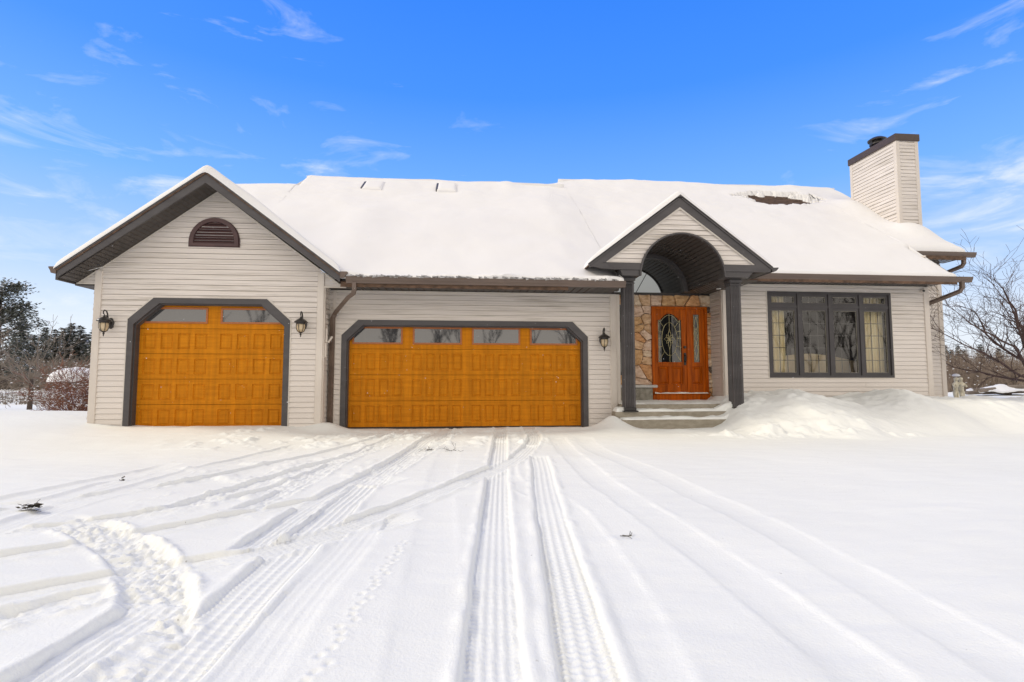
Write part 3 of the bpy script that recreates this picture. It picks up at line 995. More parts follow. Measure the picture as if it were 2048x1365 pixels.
def gutter(x0, x1, yf, zt, h=0.115, d=0.10):
    mb = MB()
    prof = [(yf + d, zt + 0.01), (yf + 0.018, zt + 0.004), (yf + 0.002, zt), (yf, zt - 0.02), (yf + 0.008, zt - h * 0.45), (yf + 0.03, zt - h * 0.75), (yf + 0.035, zt - h), (yf + d, zt - h)]
    mb.prism_yz(prof, x0, x1)
    mb.box(x0, x1, yf - 0.004, yf + 0.01, zt - 0.012, zt + 0.006)
    return mb.build('gutter', M['brown'], house)


gutter(-2.22, 3.13, 10.005, 2.905)
gutter(6.05, 11.62, 11.045, 3.335)
gutter(11.27, 13.06, 12.28, 4.235)
mb = Parts('gutter', M['brown'], house)     # short gutters along the wing's side eaves, seen end-on
for x0, x1 in ((-7.40, -7.255), (-2.325, -2.19)):
    dd = 1 if x0 > -5 else -1
    ctr = x0 if dd > 0 else x1
    prof = [(ctr, 3.0), (ctr + dd * 0.13, 3.0), (ctr + dd * 0.128, 2.975), (ctr + dd * 0.10, 2.93), (ctr + dd * 0.085, 2.885), (ctr, 2.88)]
    mb.prism(prof, 10.0, 10.16 if dd > 0 else 16)



def downspout(pts, name='downspout', wdt=0.052):
    mb = MB()
    mb.tube(pts, wdt, 4, flat=1.0)
    return mb.build(name, M['brown'], house)


downspout([(-2.07, 10.06, 2.81), (-2.07, 10.07, 2.66), (-2.10, 10.12, 2.60), (-2.20, 10.22, 2.56), (-2.52, 10.70, 2.36), (-2.60, 10.84, 2.30), (-2.645, 10.86, 2.22), (-2.648, 10.86, 1.2), (-2.65, 10.86, 0.0)])
downspout([(11.38, 11.1, 3.24), (11.38, 11.1, 3.10), (11.36, 11.13, 3.02), (11.27, 11.3, 2.95), (11.20, 11.75, 2.84), (11.19, 11.92, 2.76), (11.19, 11.95, 1.2), (11.19, 11.95, 0.3)])
downspout([(12.74, 12.34, 4.14), (12.74, 12.34, 3.96), (12.72, 12.38, 3.89), (12.68, 12.7, 3.82), (12.66, 12.98, 3.74), (12.66, 13.1, 3.6), (12.66, 13.12, 0.4)])
downspout([(-7.33, 11.4, 2.90), (-7.33, 11.4, 2.70), (-7.30, 11.4, 2.62), (-7.22, 11.42, 2.56), (-7.02, 11.45, 2.48), (-6.985, 11.45, 2.40), (-6.985, 11.45, 0.1)])
mb = Parts('conduit', M['trim'], house)     # pale conduit elbow beside the inner downspout
mb.tube([(-2.695, 10.60, 1.98), (-2.695, 10.60, 1.72), (-2.66, 10.63, 1.72), (-2.61, 10.70, 1.83)], 0.022, 8)
mb.tube([(-2.70, 10.58, 1.70), (-2.70, 10.58, 1.42)], 0.022, 8)



# --- roof snow
def snow_sheet(name, X, Y, Z0, T, parent):
    P = np.stack([X, Y, Z0 + T], -1)
    return grid_mesh(name, P, M['rsnow'], parent, skirt=Z0 - 0.02)


xs = np.unique(np.round(np.concatenate([np.arange(-6.95, 12.80, 0.055), np.arange(8.5, 11.4, 0.025), [-4.77, -4.75, -2.36, -2.33, 3.10, 3.13, 11.24, 11.27],
                                        np.arange(2.9, 3.13, 0.02), np.arange(11.0, 11.27, 0.02), np.arange(12.5, 12.8, 0.02), np.arange(-4.75, -4.5, 0.02)]), 4))
vs_ = np.concatenate([np.linspace(0, 0.06, 14, endpoint=False), np.linspace(0.06, 0.93, 150, endpoint=False), np.linspace(0.93, 1, 16)])
eave = np.where(xs <= -2.33, 0, np.where(xs < 3.115, 10.03, np.where(xs < 11.255, 11.07, 12.31)))
valley = 11.0 + (4.703 - 0.756 * np.abs(xs - 4.335) - 3.2) / 0.72 - 0.22
eave = np.where((xs > 3.115) & (xs < 6.2), np.maximum(eave, valley), eave)
elow = np.where(xs < 3.115, 2.895, np.where(xs < 11.255, 3.325, 4.225))
wedge = 10.12 + (AZ - 0.755 * np.abs(xs - AX) - 2.85) / 0.70 - 0.28
eave = np.where(xs <= -2.33, np.maximum(wedge, 10.03), eave)
ridge = np.where(xs < -4.76, YLL, YLR + (YRR - YLR) * sstep(2.35, 2.62, xs)) + 0.10
XX = np.repeat(xs[:, None], len(vs_), 1)
YY = eave[:, None] + (ridge - eave)[:, None] * vs_[None, :]
kk = sstep(2.0, 4.0, XX)
ZZ = (2.85 + 0.70 * (YY - 10.12)) * (1 - kk) + (3.20 + 0.72 * (YY - 11.0)) * kk
ZZ = np.where(XX < -4.76, np.minimum(ZZ, zL(YLL)), np.minimum(ZZ, zL(YLR) * (1 - kk) + zR(YRR) * kk))
ZZ = np.maximum(ZZ, elow[:, None])
TT = 0.125 + 0.042 * fbm(XX * 0.45, YY * 0.5, 201, 4) + 0.012 * fbm(XX * 1.6, YY * 1.2, 205, 3) + 0.006 * fbm(XX * 3, YY * 7, 207, 3) * sstep(12.5, 15, YY)
TT += 0.03 * sstep(2.5, 5, XX)
TT += 0.07 * np.exp(-((XX - 1.3) / 0.35) ** 2 - ((YY - YLR) / 0.6) ** 2)
TT += 0.10 * sstep(10, 12, XX) * sstep(15.6, 14.8, YY) * sstep(12.6, 13.4, YY) * 0.8
TT += 0.22 * np.exp(-((XX - 11.85) / 0.5) ** 2 - ((YY - 14.9) / 0.7) ** 2) + 0.20 * np.exp(-((XX - 12.2) / 0.5) ** 2 - ((YY - 13.2) / 0.5) ** 2)
TT += 0.05 * np.exp(-((YY - 12.5) / 0.25) ** 2) * sstep(10.6, 11.2, XX)
TT += 0.10 * np.exp(-((XX + 2.4) / 0.5) ** 2) * sstep(15, 11, YY)
# rounded edges
de = (YY - eave[:, None])
rag = 0.05 * fbm(XX * 1.3, XX * 0, 211, 3) + 0.02 * fbm(XX * 9, XX * 0, 217, 2)
re_ = np.clip((de + rag * sstep(0.3, 0, de) * (XX < 3.1)) / 0.16, 0, 1)
rd = np.sqrt(np.clip(1 - (1 - re_) ** 2, 0, 1))
for xe, cond in ((3.13, YY < 11.2), (11.26, YY < 12.35), (12.80, YY > 0), ):
    dx = np.clip((xe - XX) / 0.20, 0, 1)
    rx = np.where((XX <= xe) & cond, np.sqrt(np.clip(1 - (1 - dx) ** 2, 0, 1)), 1)
    rd = np.minimum(rd, np.maximum(rx, 0.02))
dl = np.where(XX > -4.76, np.clip((XX + 4.76) / 0.15, 0, 1), 1)
rd = np.minimum(rd, np.where(YY > YLL - 0.1, np.sqrt(np.clip(1 - (1 - dl) ** 2, 0.05, 1)), 1))
TT = TT * rd
# the bare patch near the ridge
pn = fbm(XX * 3.0, YY * 8.5, 221, 5, 0.62) * 0.55
pe = ((XX - 9.9) / 1.2) ** 2 + ((YY - 15.75) / 0.52) ** 2 + pn * 1.0 + 0.25 * (XX < 9.2)
TT = TT * sstep(0.95, 1.35, pe) - 0.03 * (1 - sstep(0.85, 1.15, pe))
snow_sheet('roof_snow', XX, YY, ZZ, TT, roof)
# far slope
yb = np.linspace(YRR, 22.6, 30)
XX2, YY2 = np.meshgrid(np.linspace(XS, XB, 40), yb, indexing='ij')
snow_sheet('roof_snow', XX2, YY2, zR(YRR) - 0.72 * (YY2 - YRR), 0.14 + 0.02 * fbm(XX2, YY2, 231), roof)
XX2, YY2 = np.meshgrid(np.linspace(-4.74, XS, 40), np.linspace(YLR, 21.8, 30), indexing='ij')
snow_sheet('roof_snow', XX2, YY2, zL(YLR) - 0.70 * (YY2 - YLR), 0.14 + 0.02 * fbm(XX2, YY2, 233), roof)
# wing roof snow, one blanket over both slopes
us = np.concatenate([np.linspace(-2.50, -2.2, 14, endpoint=False), np.linspace(-2.2, 2.2, 80, endpoint=False), np.linspace(2.2, 2.46, 14)])
ys = np.concatenate([np.linspace(9.985, 10.25, 14, endpoint=False), np.linspace(10.25, 16.2, 60)])
UU, YY2 = np.meshgrid(us, ys, indexing='ij')
Tw = 0.115 + 0.05 * sstep(-0.6, 1.0, UU) * sstep(2.4, 1.2, UU) + 0.015 * fbm(UU * 1.2, YY2 * 0.8, 241, 3) + 0.03 * np.exp(-(UU / 0.25) ** 2)
ed = np.minimum(np.minimum((UU + 2.50) / 0.2, (2.46 - UU) / 0.2), (YY2 - 9.985) / 0.09)
Tw = Tw * np.sqrt(np.clip(1 - (1 - np.clip(ed, 0, 1)) ** 2, 0, 1))
snow_sheet('roof_snow', UU + AX, YY2, AZ - 0.755 * np.sqrt(UU ** 2 + 0.003) + 0.02, Tw, wroof)
# ice and debris in the mouth of the gutter
mb = MB()
for k in range(150):
    x = rnd.uniform(-2.2, 3.05) if k > 50 else rnd.choice([rnd.uniform(-2.25, -1.2), rnd.uniform(0.8, 2.2)])
    s = rnd.uniform(0.012, 0.035)
    y, z = rnd.uniform(10.0, 10.05), 2.915 + rnd.uniform(-0.004, 0.028)
    mb.tube([(x, y, z), (x + rnd.uniform(0.02, 0.12), y + rnd.uniform(-0.01, 0.02), z + rnd.uniform(-0.008, 0.008))], [s, s * 0.4], 5)
mb.build('ice_crust', M['ice'], roof)['kind'] = 'stuff'
# snow-covered skylights
for x, y in ((-2.72, 15.22), (-0.62, 15.28)):
    z = zL(y)
    mb = MB()
    mb.add([(x - 0.24, y - 0.28, z - 0.22), (x + 0.24, y - 0.28, z - 0.22), (x + 0.24, y + 0.3, z + 0.2), (x - 0.24, y + 0.3, z + 0.2),
            (x - 0.24, y - 0.28, z - 0.02), (x + 0.24, y - 0.28, z - 0.02), (x + 0.24, y + 0.3, z + 0.372), (x - 0.24, y + 0.3, z + 0.372)],
           [(0, 3, 2, 1), (4, 5, 6, 7), (0, 1, 5, 4), (1, 2, 6, 5), (2, 3, 7, 6), (3, 0, 4, 7)])
    sk = mb.build('skylight', M['dark'], house)
    gx, gy = np.meshgrid(np.linspace(x - 0.20, x + 0.34, 16), np.linspace(y - 0.34, y + 0.36, 16), indexing='ij')
    e = np.minimum(np.minimum(gx - x + 0.20, x + 0.34 - gx), np.minimum(gy - y + 0.34, y + 0.36 - gy)) / 0.12
    t = 0.06 * np.sqrt(np.clip(1 - (1 - np.clip(e, 0, 1)) ** 2, 0, 1))
    grid_mesh('snow_cover', np.stack([gx, gy, z - 0.02 + 0.675 * (gy - y + 0.28) + t * 0.7 - 0.015], -1), M['rsnow'], sk, skirt=z - 0.02 + 0.675 * (gy - y + 0.28) - 0.1)


# --- garage doors
def chamfer_poly(x0, x1, z0, zt, dx, dz):
    return [(x0, z0), (x0, zt - dz), (x0 + dx, zt), (x1 - dx, zt), (x1, zt - dz), (x1, z0)]


def garage_door(x0, x1, z0, yw, sections, hsec, groups, trim_out, label):
    """sectional door with embossed short panels and a glazed top row"""
    tx0, tx1, tz, dx, dz = trim_out
    tw = 0.105
    yd = yw + 0.15
    d = MB()
    wtot = x1 - x0
    margin = 0.13 * (wtot / groups) / 1.2
    gw = wtot / groups
    for sidx in range(sections):
        za, zb = z0 + sidx * hsec + 0.004, z0 + (sidx + 1) * hsec - 0.004
        xcuts, cells = [x0], []
        for g in range(groups):
            ga = x0 + g * gw + gw * 0.085
            gb = x0 + (g + 1) * gw - gw * 0.085
            pw = (gb - ga - 3 * 0.085) / 4
            for k in range(4):
                xcuts += [ga + k * (pw + 0.085), ga + k * (pw + 0.085) + pw]
        xcuts.append(x1)
        if sidx == sections - 1:
            d.box(x0, x1, yd, yd + 0.045, za, zb)
            continue
        zc = [za, za + 0.09, zb - 0.09, zb]
        for i in range(len(xcuts) - 1):
            for j in range(3):
                a, b, c, e = xcuts[i], xcuts[i + 1], zc[j], zc[j + 1]
                if i % 2 == 1 and j == 1:
                    loops = []
                    for ins, dep in ((0, 0), (0.006, 0.016), (0.018, 0.016), (0.040, 0.003)):
                        loops.append([(a + ins, yd + dep, c + ins), (b - ins, yd + dep, c + ins), (b - ins, yd + dep, e - ins), (a + ins, yd + dep, e - ins)])
                    for L0, L1 in zip(loops[:-1], loops[1:]):
                        for k in range(4):
                            d.quad(L0[k], L0[(k + 1) % 4], L1[(k + 1) % 4], L1[k])
                    d.quad(*loops[-1])
                else:
                    d.quad((a, yd, c), (b, yd, c), (b, yd, e), (a, yd, e))
        d.quad((x0, yd, za), (x1, yd, za), (x1, yd + 0.045, za - 0.003), (x0, yd + 0.045, za - 0.003))
        d.quad((x0, yd, zb), (x0, yd + 0.045, zb + 0.003), (x1, yd + 0.045, zb + 0.003), (x1, yd, zb))
    d.quad((x0, yd + 0.046, z0), (x1, yd + 0.046, z0), (x1, yd + 0.046, z0 + hsec * sections), (x0, yd + 0.046, z0 + hsec * sections))
    door = d.build('garage_door', M['oak'], house, recalc=False)
    door['label'] = label
    za = z0 + (sections - 1) * hsec
    for g in range(groups):
        ga = x0 + g * gw + gw * 0.085
        gb = x0 + (g + 1) * gw - gw * 0.085
        a, b = za + 0.10, za + hsec - 0.075
        m1 = MB()
        m1.ring([(ga, a), (ga, b), (gb, b), (gb, a)], [(ga + 0.035, a + 0.035), (ga + 0.035, b - 0.035), (gb - 0.035, b - 0.035), (gb - 0.035, a + 0.035)], yd - 0.016, yd - 0.0005)
        m1.build('window_frame', M['winframe'], door)
        m2 = MB()
        m2.box(ga + 0.034, gb - 0.034, yd - 0.006, yd - 0.0015, a + 0.034, b - 0.034)
        m2.build('pane', M['pane'], door)
    t = MB()
    op = chamfer_poly(tx0, tx1, z0 - 0.25, tz, dx, dz)
    k = tw * 0.42
    ip = chamfer_poly(tx0 + tw, tx1 - tw, z0 - 0.25, tz - tw, dx - (tw - k) * 0 - 0.005, dz - 0.01)
    t.ring(op, ip, yw - 0.03, yw + 0.03, closed=False)
    jp = chamfer_poly(tx0 + tw + 0.022, tx1 - tw - 0.022, z0 - 0.25, tz - tw - 0.022, dx - 0.01, dz - 0.015)
    t.ring(ip, jp, yw + 0.025, yd + 0.06, closed=False)
    t.build('door_trim', M['dark'], house)
    c = MB()
    oo = chamfer_poly(tx0 - 0.02, tx1 + 0.02, z0 - 0.25, tz + 0.02, dx + 0.004, dz + 0.004)
    c.ring(oo, op, yw - 0.024, yw + 0.02, closed=False)
    c.build('j_channel', M['channel'], house)
    return door


garage_door(-6.23, -3.43, 0.03, YW, 5, 0.484, 2, (-6.31, -3.355, 2.535, 0.445, 0.41), 'narrower and taller golden oak garage door with two panes under the gable')
garage_door(-2.40, 2.49, 0.02, YD, 4, 0.532, 4, (-2.48, 2.575, 2.20, 0.325, 0.315), 'wide golden oak garage door with four panes under the long gutter')
mb = Parts('door_sweep', M['black'], house)
mb.box(-6.15, -3.5, YW + 0.14, YW + 0.2, -0.1, 0.032)
mb.box(-2.35, 2.45, YD + 0.14, YD + 0.2, -0.1, 0.022)


# --- half-round louvre in the wing gable
VX, VB, VR = -4.812, 3.545, 0.45
mb = MB()
arc_o, arc_i = [], []
for k in range(25):
    t = math.pi * k / 24
    arc_o.append((VX - VR * math.cos(t), VB + 0.10 + VR * math.sin(t)))
    arc_i.append((VX - (VR - 0.075) * math.cos(t), VB + 0.10 + (VR - 0.075) * math.sin(t)))
oo = [(VX - VR, VB)] + arc_o + [(VX + VR, VB)]
ii = [(VX - VR + 0.075, VB + 0.05)] + arc_i + [(VX + VR - 0.075, VB + 0.05)]
mb.ring(oo, ii, YW - 0.055, YW + 0.01)
o2 = [(VX + (x - VX) * 1.05, VB + (z - VB) * 1.04 - 0.012) for x, z in oo]
mb.ring(o2, oo, YW - 0.03, YW + 0.01)
vent = mb.build('gable_vent', M['maroon'], house)
mb = MB()
for k in range(8):
    z = VB + 0.055 + k * 0.054
    h = z + 0.03 - (VB + 0.10)
    hw = (VR - 0.07) if h < 0 else math.sqrt(max(0.0, (VR - 0.07) ** 2 - h * h))
    if hw < 0.08:
        continue
    mb.add([(VX - hw, YW - 0.045, z), (VX + hw, YW - 0.045, z), (VX + hw, YW - 0.01, z + 0.05), (VX - hw, YW - 0.01, z + 0.05),
            (VX - hw, YW - 0.045, z + 0.008), (VX + hw, YW - 0.045, z + 0.008), (VX + hw, YW - 0.01, z + 0.058), (VX - hw, YW - 0.01, z + 0.058)],
           [(0, 3, 2, 1), (4, 5, 6, 7), (0, 1, 5, 4), (1, 2, 6, 5), (2, 3, 7, 6), (3, 0, 4, 7)])
mb.build('louvre_slats', M['maroon'], vent)
mb = MB()
mb.prism([(x, z) for x, z in ii], YW - 0.008, YW - 0.002)
mb.build('vent_backing', M['black'], vent)

# --- porch: gable, vault, columns
PX, PZ = 4.335, 4.703
pz = lambda x: PZ - 0.756 * abs(x - PX)
XL_, XR_ = 2.44, 6.235
AC, AR, AB = 4.366, 0.875, 3.06           # arch centre, radius, springing height
mb = Parts('porch_fascia', M['dark'], house)
for s, xe, xi in ((-1, XL_, 2.775), (1, XR_, 5.90)):
    mb.prism([(PX, PZ), (xe, pz(xe)), (xe + (-s) * 0.02, pz(xe) - 0.06), (xi, 3.315), (PX, 4.485)][::s], YP - 0.02, YP + 0.03)
    mb.prism([(PX, PZ + 0.03), (xe + s * 0.02, pz(xe) + 0.012), (xe, pz(xe) - 0.04), (PX, PZ - 0.035)][::s], YP - 0.045, YP + 0.0)
# tails and the two entablature bands, cut by the arch
mb.prism([(XL_ + 0.02, pz(XL_) - 0.03), (2.80, 3.31), (3.0, 3.17), (2.72, 3.19)], YP - 0.018, YP + 0.03)
mb.prism([(2.775, 3.315), (3.49, 3.315), (3.49, 3.175), (2.98, 3.175)], YP - 0.022, YP + 0.05)
mb.prism([(3.08, 3.175), (3.49, 3.175), (3.49, 3.06), (3.12, 3.06)], YP + 0.0, YP + 0.3)
mb.prism([(5.24, 3.315), (5.90, 3.315), (6.235, 3.24), (6.20, 3.175), (5.24, 3.175)], YP - 0.022, YP + 0.05)
mb.prism([(5.24, 3.175), (5.85, 3.175), (5.75, 3.06), (5.24, 3.06)], YP + 0.0, YP + 0.3)



def porch_int(z):
    hw = (4.49 - z) / 0.756
    l, r = PX - hw + 0.005, PX + hw - 0.005
    h = z - AB
    if h < AR:
        a = math.sqrt(max(0, AR * AR - h * h))
        return [(l, AC - a), (AC + a, r)]
    return [(l, r)]


siding((0, YP + 0.03, 0), (1, 0, 0), (0, -1, 0), 3.31, 4.47, porch_int, [3.31 + 0.02 * k for k in range(1, 31)] + [AB + AR])
mb = Parts('j_channel', M['channel'], house, False)
for s in (-1, 1):
    xe = PX + s * 1.54
    mb.add([(PX, YP - 0.004, 4.485), (PX, YP - 0.004, 4.44), (xe - s * 0.03, YP - 0.004, 3.318), (xe + s * 0.02, YP - 0.004, 3.318)], [(0, 1, 2, 3)])

# barrel vault of narrow boards, in two bays with a rib between
mb = MB()
NB = 30
for ya, yb, r in ((YP + 0.01, 12.0, AR), (12.12, 13.6, AR - 0.02)):
    for k in range(NB):
        for t0, t1, dr in ((k / NB, (k + 0.86) / NB, 0.0), ((k + 0.82) / NB, (k + 1) / NB, 0.024)):
            a0, a1 = math.pi * t0, math.pi * t1
            rr = r + dr
            p = [(AC - rr * math.cos(a), AB + rr * math.sin(a)) for a in (a0, a1)]
            mb.quad((p[0][0], ya, p[0][1]), (p[1][0], ya, p[1][1]), (p[1][0], yb, p[1][1]), (p[0][0], yb, p[0][1]))
mb.build('vault_ceiling', M['darker'], house, recalc=False)
mb = Parts('vault_rib', M['dark'], house)
ao = [(AC - (AR + 0.05) * math.cos(math.pi * k / 40), AB + (AR + 0.05) * math.sin(math.pi * k / 40)) for k in range(41)]
ai = [(AC - (AR - 0.085) * math.cos(math.pi * k / 40), AB + (AR - 0.085) * math.sin(math.pi * k / 40)) for k in range(41)]
mb.ring(ao, ai, 11.98, 12.14, closed=False)
am = [(AC - (AR - 0.012) * math.cos(math.pi * k / 40), AB + (AR - 0.012) * math.sin(math.pi * k / 40)) for k in range(41)]
ax = [(AC - (AR + 0.02) * math.cos(math.pi * k / 40), AB + (AR + 0.02) * math.sin(math.pi * k / 40)) for k in range(41)]
mb.ring(ax, am, YP - 0.03, YP + 0.03, closed=False)

mb = MB()     # flat ceilings either side of the vault
for k in range(9):
    x0 = 5.245 + k * 0.10
    mb.quad((x0, YP + 0.3, 3.065), (x0 + 0.088, YP + 0.3, 3.065), (x0 + 0.088, YE, 3.065), (x0, YE, 3.065))
    mb.quad((x0 + 0.088, YP + 0.3, 3.077), (x0 + 0.10, YP + 0.3, 3.077), (x0 + 0.10, YE, 3.077), (x0 + 0.088, YE, 3.077))
mb.build('porch_soffit', M['darker'], house, recalc=False)
mb = Parts('porch_soffit', M['darker'], house, False)
mb.quad((3.0, YP + 0.3, 3.065), (3.485, YP + 0.3, 3.065), (3.485, YE, 3.065), (3.0, YE, 3.065))
mb.quad((5.6, YP + 0.3, 3.175), (6.2, YP + 0.02, 3.175), (6.2, 11.5, 3.175), (5.6, 11.5, 3.175))
mb = MB()
mb.lathe([(0.055, 0), (0.055, 0.012), (0.04, 0.014)], (5.78, 11.55, 3.052), 14)
mb.build('downlight', M['white'], house)
# half-round window at the back of the vault
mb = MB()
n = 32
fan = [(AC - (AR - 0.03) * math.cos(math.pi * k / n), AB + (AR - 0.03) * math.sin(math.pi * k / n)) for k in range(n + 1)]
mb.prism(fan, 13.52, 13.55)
aw = mb.build('arched_window', M['archglass'], house)      # weak grey glow added to the glass itself; no lit room behind
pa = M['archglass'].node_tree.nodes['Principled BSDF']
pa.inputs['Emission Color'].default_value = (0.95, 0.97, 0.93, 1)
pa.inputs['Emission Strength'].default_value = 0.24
mb = MB()
ao = [(AC - (AR) * math.cos(math.pi * k / n), AB + AR * math.sin(math.pi * k / n)) for k in range(n + 1)]
ai = [(AC - (AR - 0.045) * math.cos(math.pi * k / n), AB + (AR - 0.045) * math.sin(math.pi * k / n)) for k in range(n + 1)]
mb.ring(ao, ai, 13.47, 13.52, closed=False)
for a in (60, 90, 120):
    c_, s_ = math.cos(R(a)), math.sin(R(a))
    mb.tube([(AC, 13.505, AB), (AC - AR * c_, 13.505, AB + AR * s_)], 0.009, 6)
mb.build('window_frame', M['black'], aw)
mb = Parts('entry_lintel', M['darker'], house)     # ledge over the stone wall
mb.box(3.1, 5.96, YE - 0.05, 13.6, 3.055, 3.085)
mb.box(3.1, 5.96, YE - 0.03, YE + 0.02, 3.02, 3.055)

# porch roof with snow
mb = MB()
for s, xe in ((-1, XL_), (1, XR_)):
    vs = [(PX, YP - 0.03, PZ + 0.02), (xe, YP - 0.03, pz(xe) + 0.02), (xe, 12.4, pz(xe) + 0.02), (PX, 14.0, PZ + 0.02)]
    mb.add(vs + [(x, y, z - 0.05) for x, y, z in vs], [(0, 1, 2, 3), (7, 6, 5, 4), (0, 4, 5, 1), (1, 5, 6, 2), (2, 6, 7, 3), (3, 7, 4, 0)])
proof = mb.build('roof', M['shingle'], house)
us = np.concatenate([np.linspace(-1.90, -1.7, 12, endpoint=False), np.linspace(-1.7, 1.7, 70, endpoint=False), np.linspace(1.7, 1.91, 12)])
ys = np.concatenate([np.linspace(10.155, 10.4, 14, endpoint=False), np.linspace(10.4, 13.6, 50)])
UU, YY2 = np.meshgrid(us, ys, indexing='ij')
Tp = 0.10 + 0.045 * sstep(0.2, -0.5, UU) * sstep(-1.9, -0.8, UU) + 0.012 * fbm(UU * 1.5, YY2, 251, 3) + 0.03 * np.exp(-(UU / 0.18) ** 2)
ed = np.minimum(np.minimum((UU + 1.90) / 0.3, (1.91 - UU) / 0.3), (YY2 - 10.155) / 0.09)
Tp = Tp * np.sqrt(np.clip(1 - (1 - np.clip(ed, 0, 1)) ** 2, 0, 1))
snow_sheet('roof_snow', UU + PX, YY2, PZ + 0.02 - 0.756 * np.sqrt(UU ** 2 + 0.002), Tp, proof)
mb = MB()     # short gutter stub on the porch's right eave
mb.prism([(6.24, 3.27), (6.385, 3.275), (6.38, 3.25), (6.33, 3.20), (6.25, 3.18)], YP - 0.02, 11.0)
mb.build('gutter', M['dark'], house)

for cx_, label in ((3.305, 'left square fluted charcoal porch column'), (5.565, 'right square fluted charcoal porch column')):
    mb = MB()
    hw, yc = 0.108, 10.50
    prof = []
    # fluted section: shallow grooves on every face
    pts = []
    for q in range(4):
        for k in range(13):
            t = -1 + 2 * k / 13
            g = 0.0 if k in (0, 1, 12) or k % 2 else 0.016
            p = (t * hw, -hw + g)
            c_, s_ = math.cos(q * math.pi / 2), math.sin(q * math.pi / 2)
            pts.append((p[0] * c_ - p[1] * s_, p[0] * s_ + p[1] * c_))
    n = len(pts)
    vs = [(cx_ + x, yc + y, 0.34) for x, y in pts] + [(cx_ + x, yc + y, 3.03) for x, y in pts]
    fs = [(k, (k + 1) % n, (k + 1) % n + n, k + n) for k in range(n)] + [tuple(range(n)), tuple(range(n, 2 * n))]
    mb.add(vs, fs)
    c = mb.build('porch_column', M['dark'], house)
    c['label'] = label
    mb = MB()
    mb.bbox(cx_ - 0.135, cx_ + 0.135, yc - 0.135, yc + 0.135, 2.985, 3.058, 0.012)
    mb.bbox(cx_ - 0.122, cx_ + 0.122, yc - 0.122, yc + 0.122, 2.93, 2.955, 0.006)
    mb.build('capital', M['dark'], c)
    mb = MB()
    mb.bbox(cx_ - 0.15, cx_ + 0.15, yc - 0.15, yc + 0.15, 0.345, 0.372, 0.006)
    mb.bbox(cx_ - 0.12, cx_ + 0.12, yc - 0.12, yc + 0.12, 0.372, 0.43, 0.008)
    mb.build('column_base', M['black'], c)

# --- steps and landing
mb = MB()
mb.bbox(3.22, 5.98, 10.70, YE - 0.02, -0.05, 0.48, 0.008)
mb.bbox(3.0, 6.2, 10.42, 10.70, -0.05, 0.345, 0.008)
mb.bbox(3.05, 5.35, 10.14, 10.42, -0.05, 0.205, 0.008)
steps = mb.build('front_steps', M['concrete'], house)
for x0, x1, y0, y1, z, th, sd_ in ((3.24, 5.95, 10.72, 12.30, 0.48, 0.028, 1), (3.02, 6.1, 10.435, 10.71, 0.345, 0.045, 2), (3.08, 5.35, 10.155, 10.43, 0.205, 0.05, 3)):
    gx, gy = np.meshgrid(np.linspace(x0, x1, 110), np.linspace(y0, y1, 22), indexing='ij')
    e = np.minimum(np.minimum(gx - x0, x1 - gx) / 0.05, np.minimum((gy - y0 - 0.02 + 0.035 * fbm(gx * 3, gx * 0, 260 + sd_, 3)) / 0.06, 1))
    t = (th + 0.018 * fbm(gx * 3.2, gy * 5, 270 + sd_, 3)) * np.sqrt(np.clip(1 - (1 - np.clip(e, 0, 1)) ** 2, 0, 1))
    t += 0.05 * np.exp(-((gx - x0 - 0.12) / 0.16) ** 2) * sstep(0, 1, e) * (sd_ == 2)
    t += (0.18 * sstep(5.05, 5.6, gx) if sd_ > 1 else 0.10 * sstep(5.72, 5.9, gx)) * np.clip(e, 0, 1)
    grid_mesh('step_snow', np.stack([gx, gy, z + t - 0.006], -1), M['snow'], steps, skirt=gx * 0 + z - 0.02)

# --- entry wall of split fieldstone
mb = MB()
mb.box(3.18, 5.97, YE - 0.005, YE + 0.12, 0.3, 3.04)
sw = mb.build('stone_wall', M['mortar'], house)


def clip_poly(poly, p, nrm):
    out = []
    for k in range(len(poly)):
        a, b = poly[k], poly[(k + 1) % len(poly)]
        da = (a[0] - p[0]) * nrm[0] + (a[1] - p[1]) * nrm[1]
        db = (b[0] - p[0]) * nrm[0] + (b[1] - p[1]) * nrm[1]
        if da <= 0: out.append(a)
        if (da < 0 < db) or (db < 0 < da):
            t = da / (da - db)
            out.append((a[0] + (b[0] - a[0]) * t, a[1] + (b[1] - a[1]) * t))
    return out


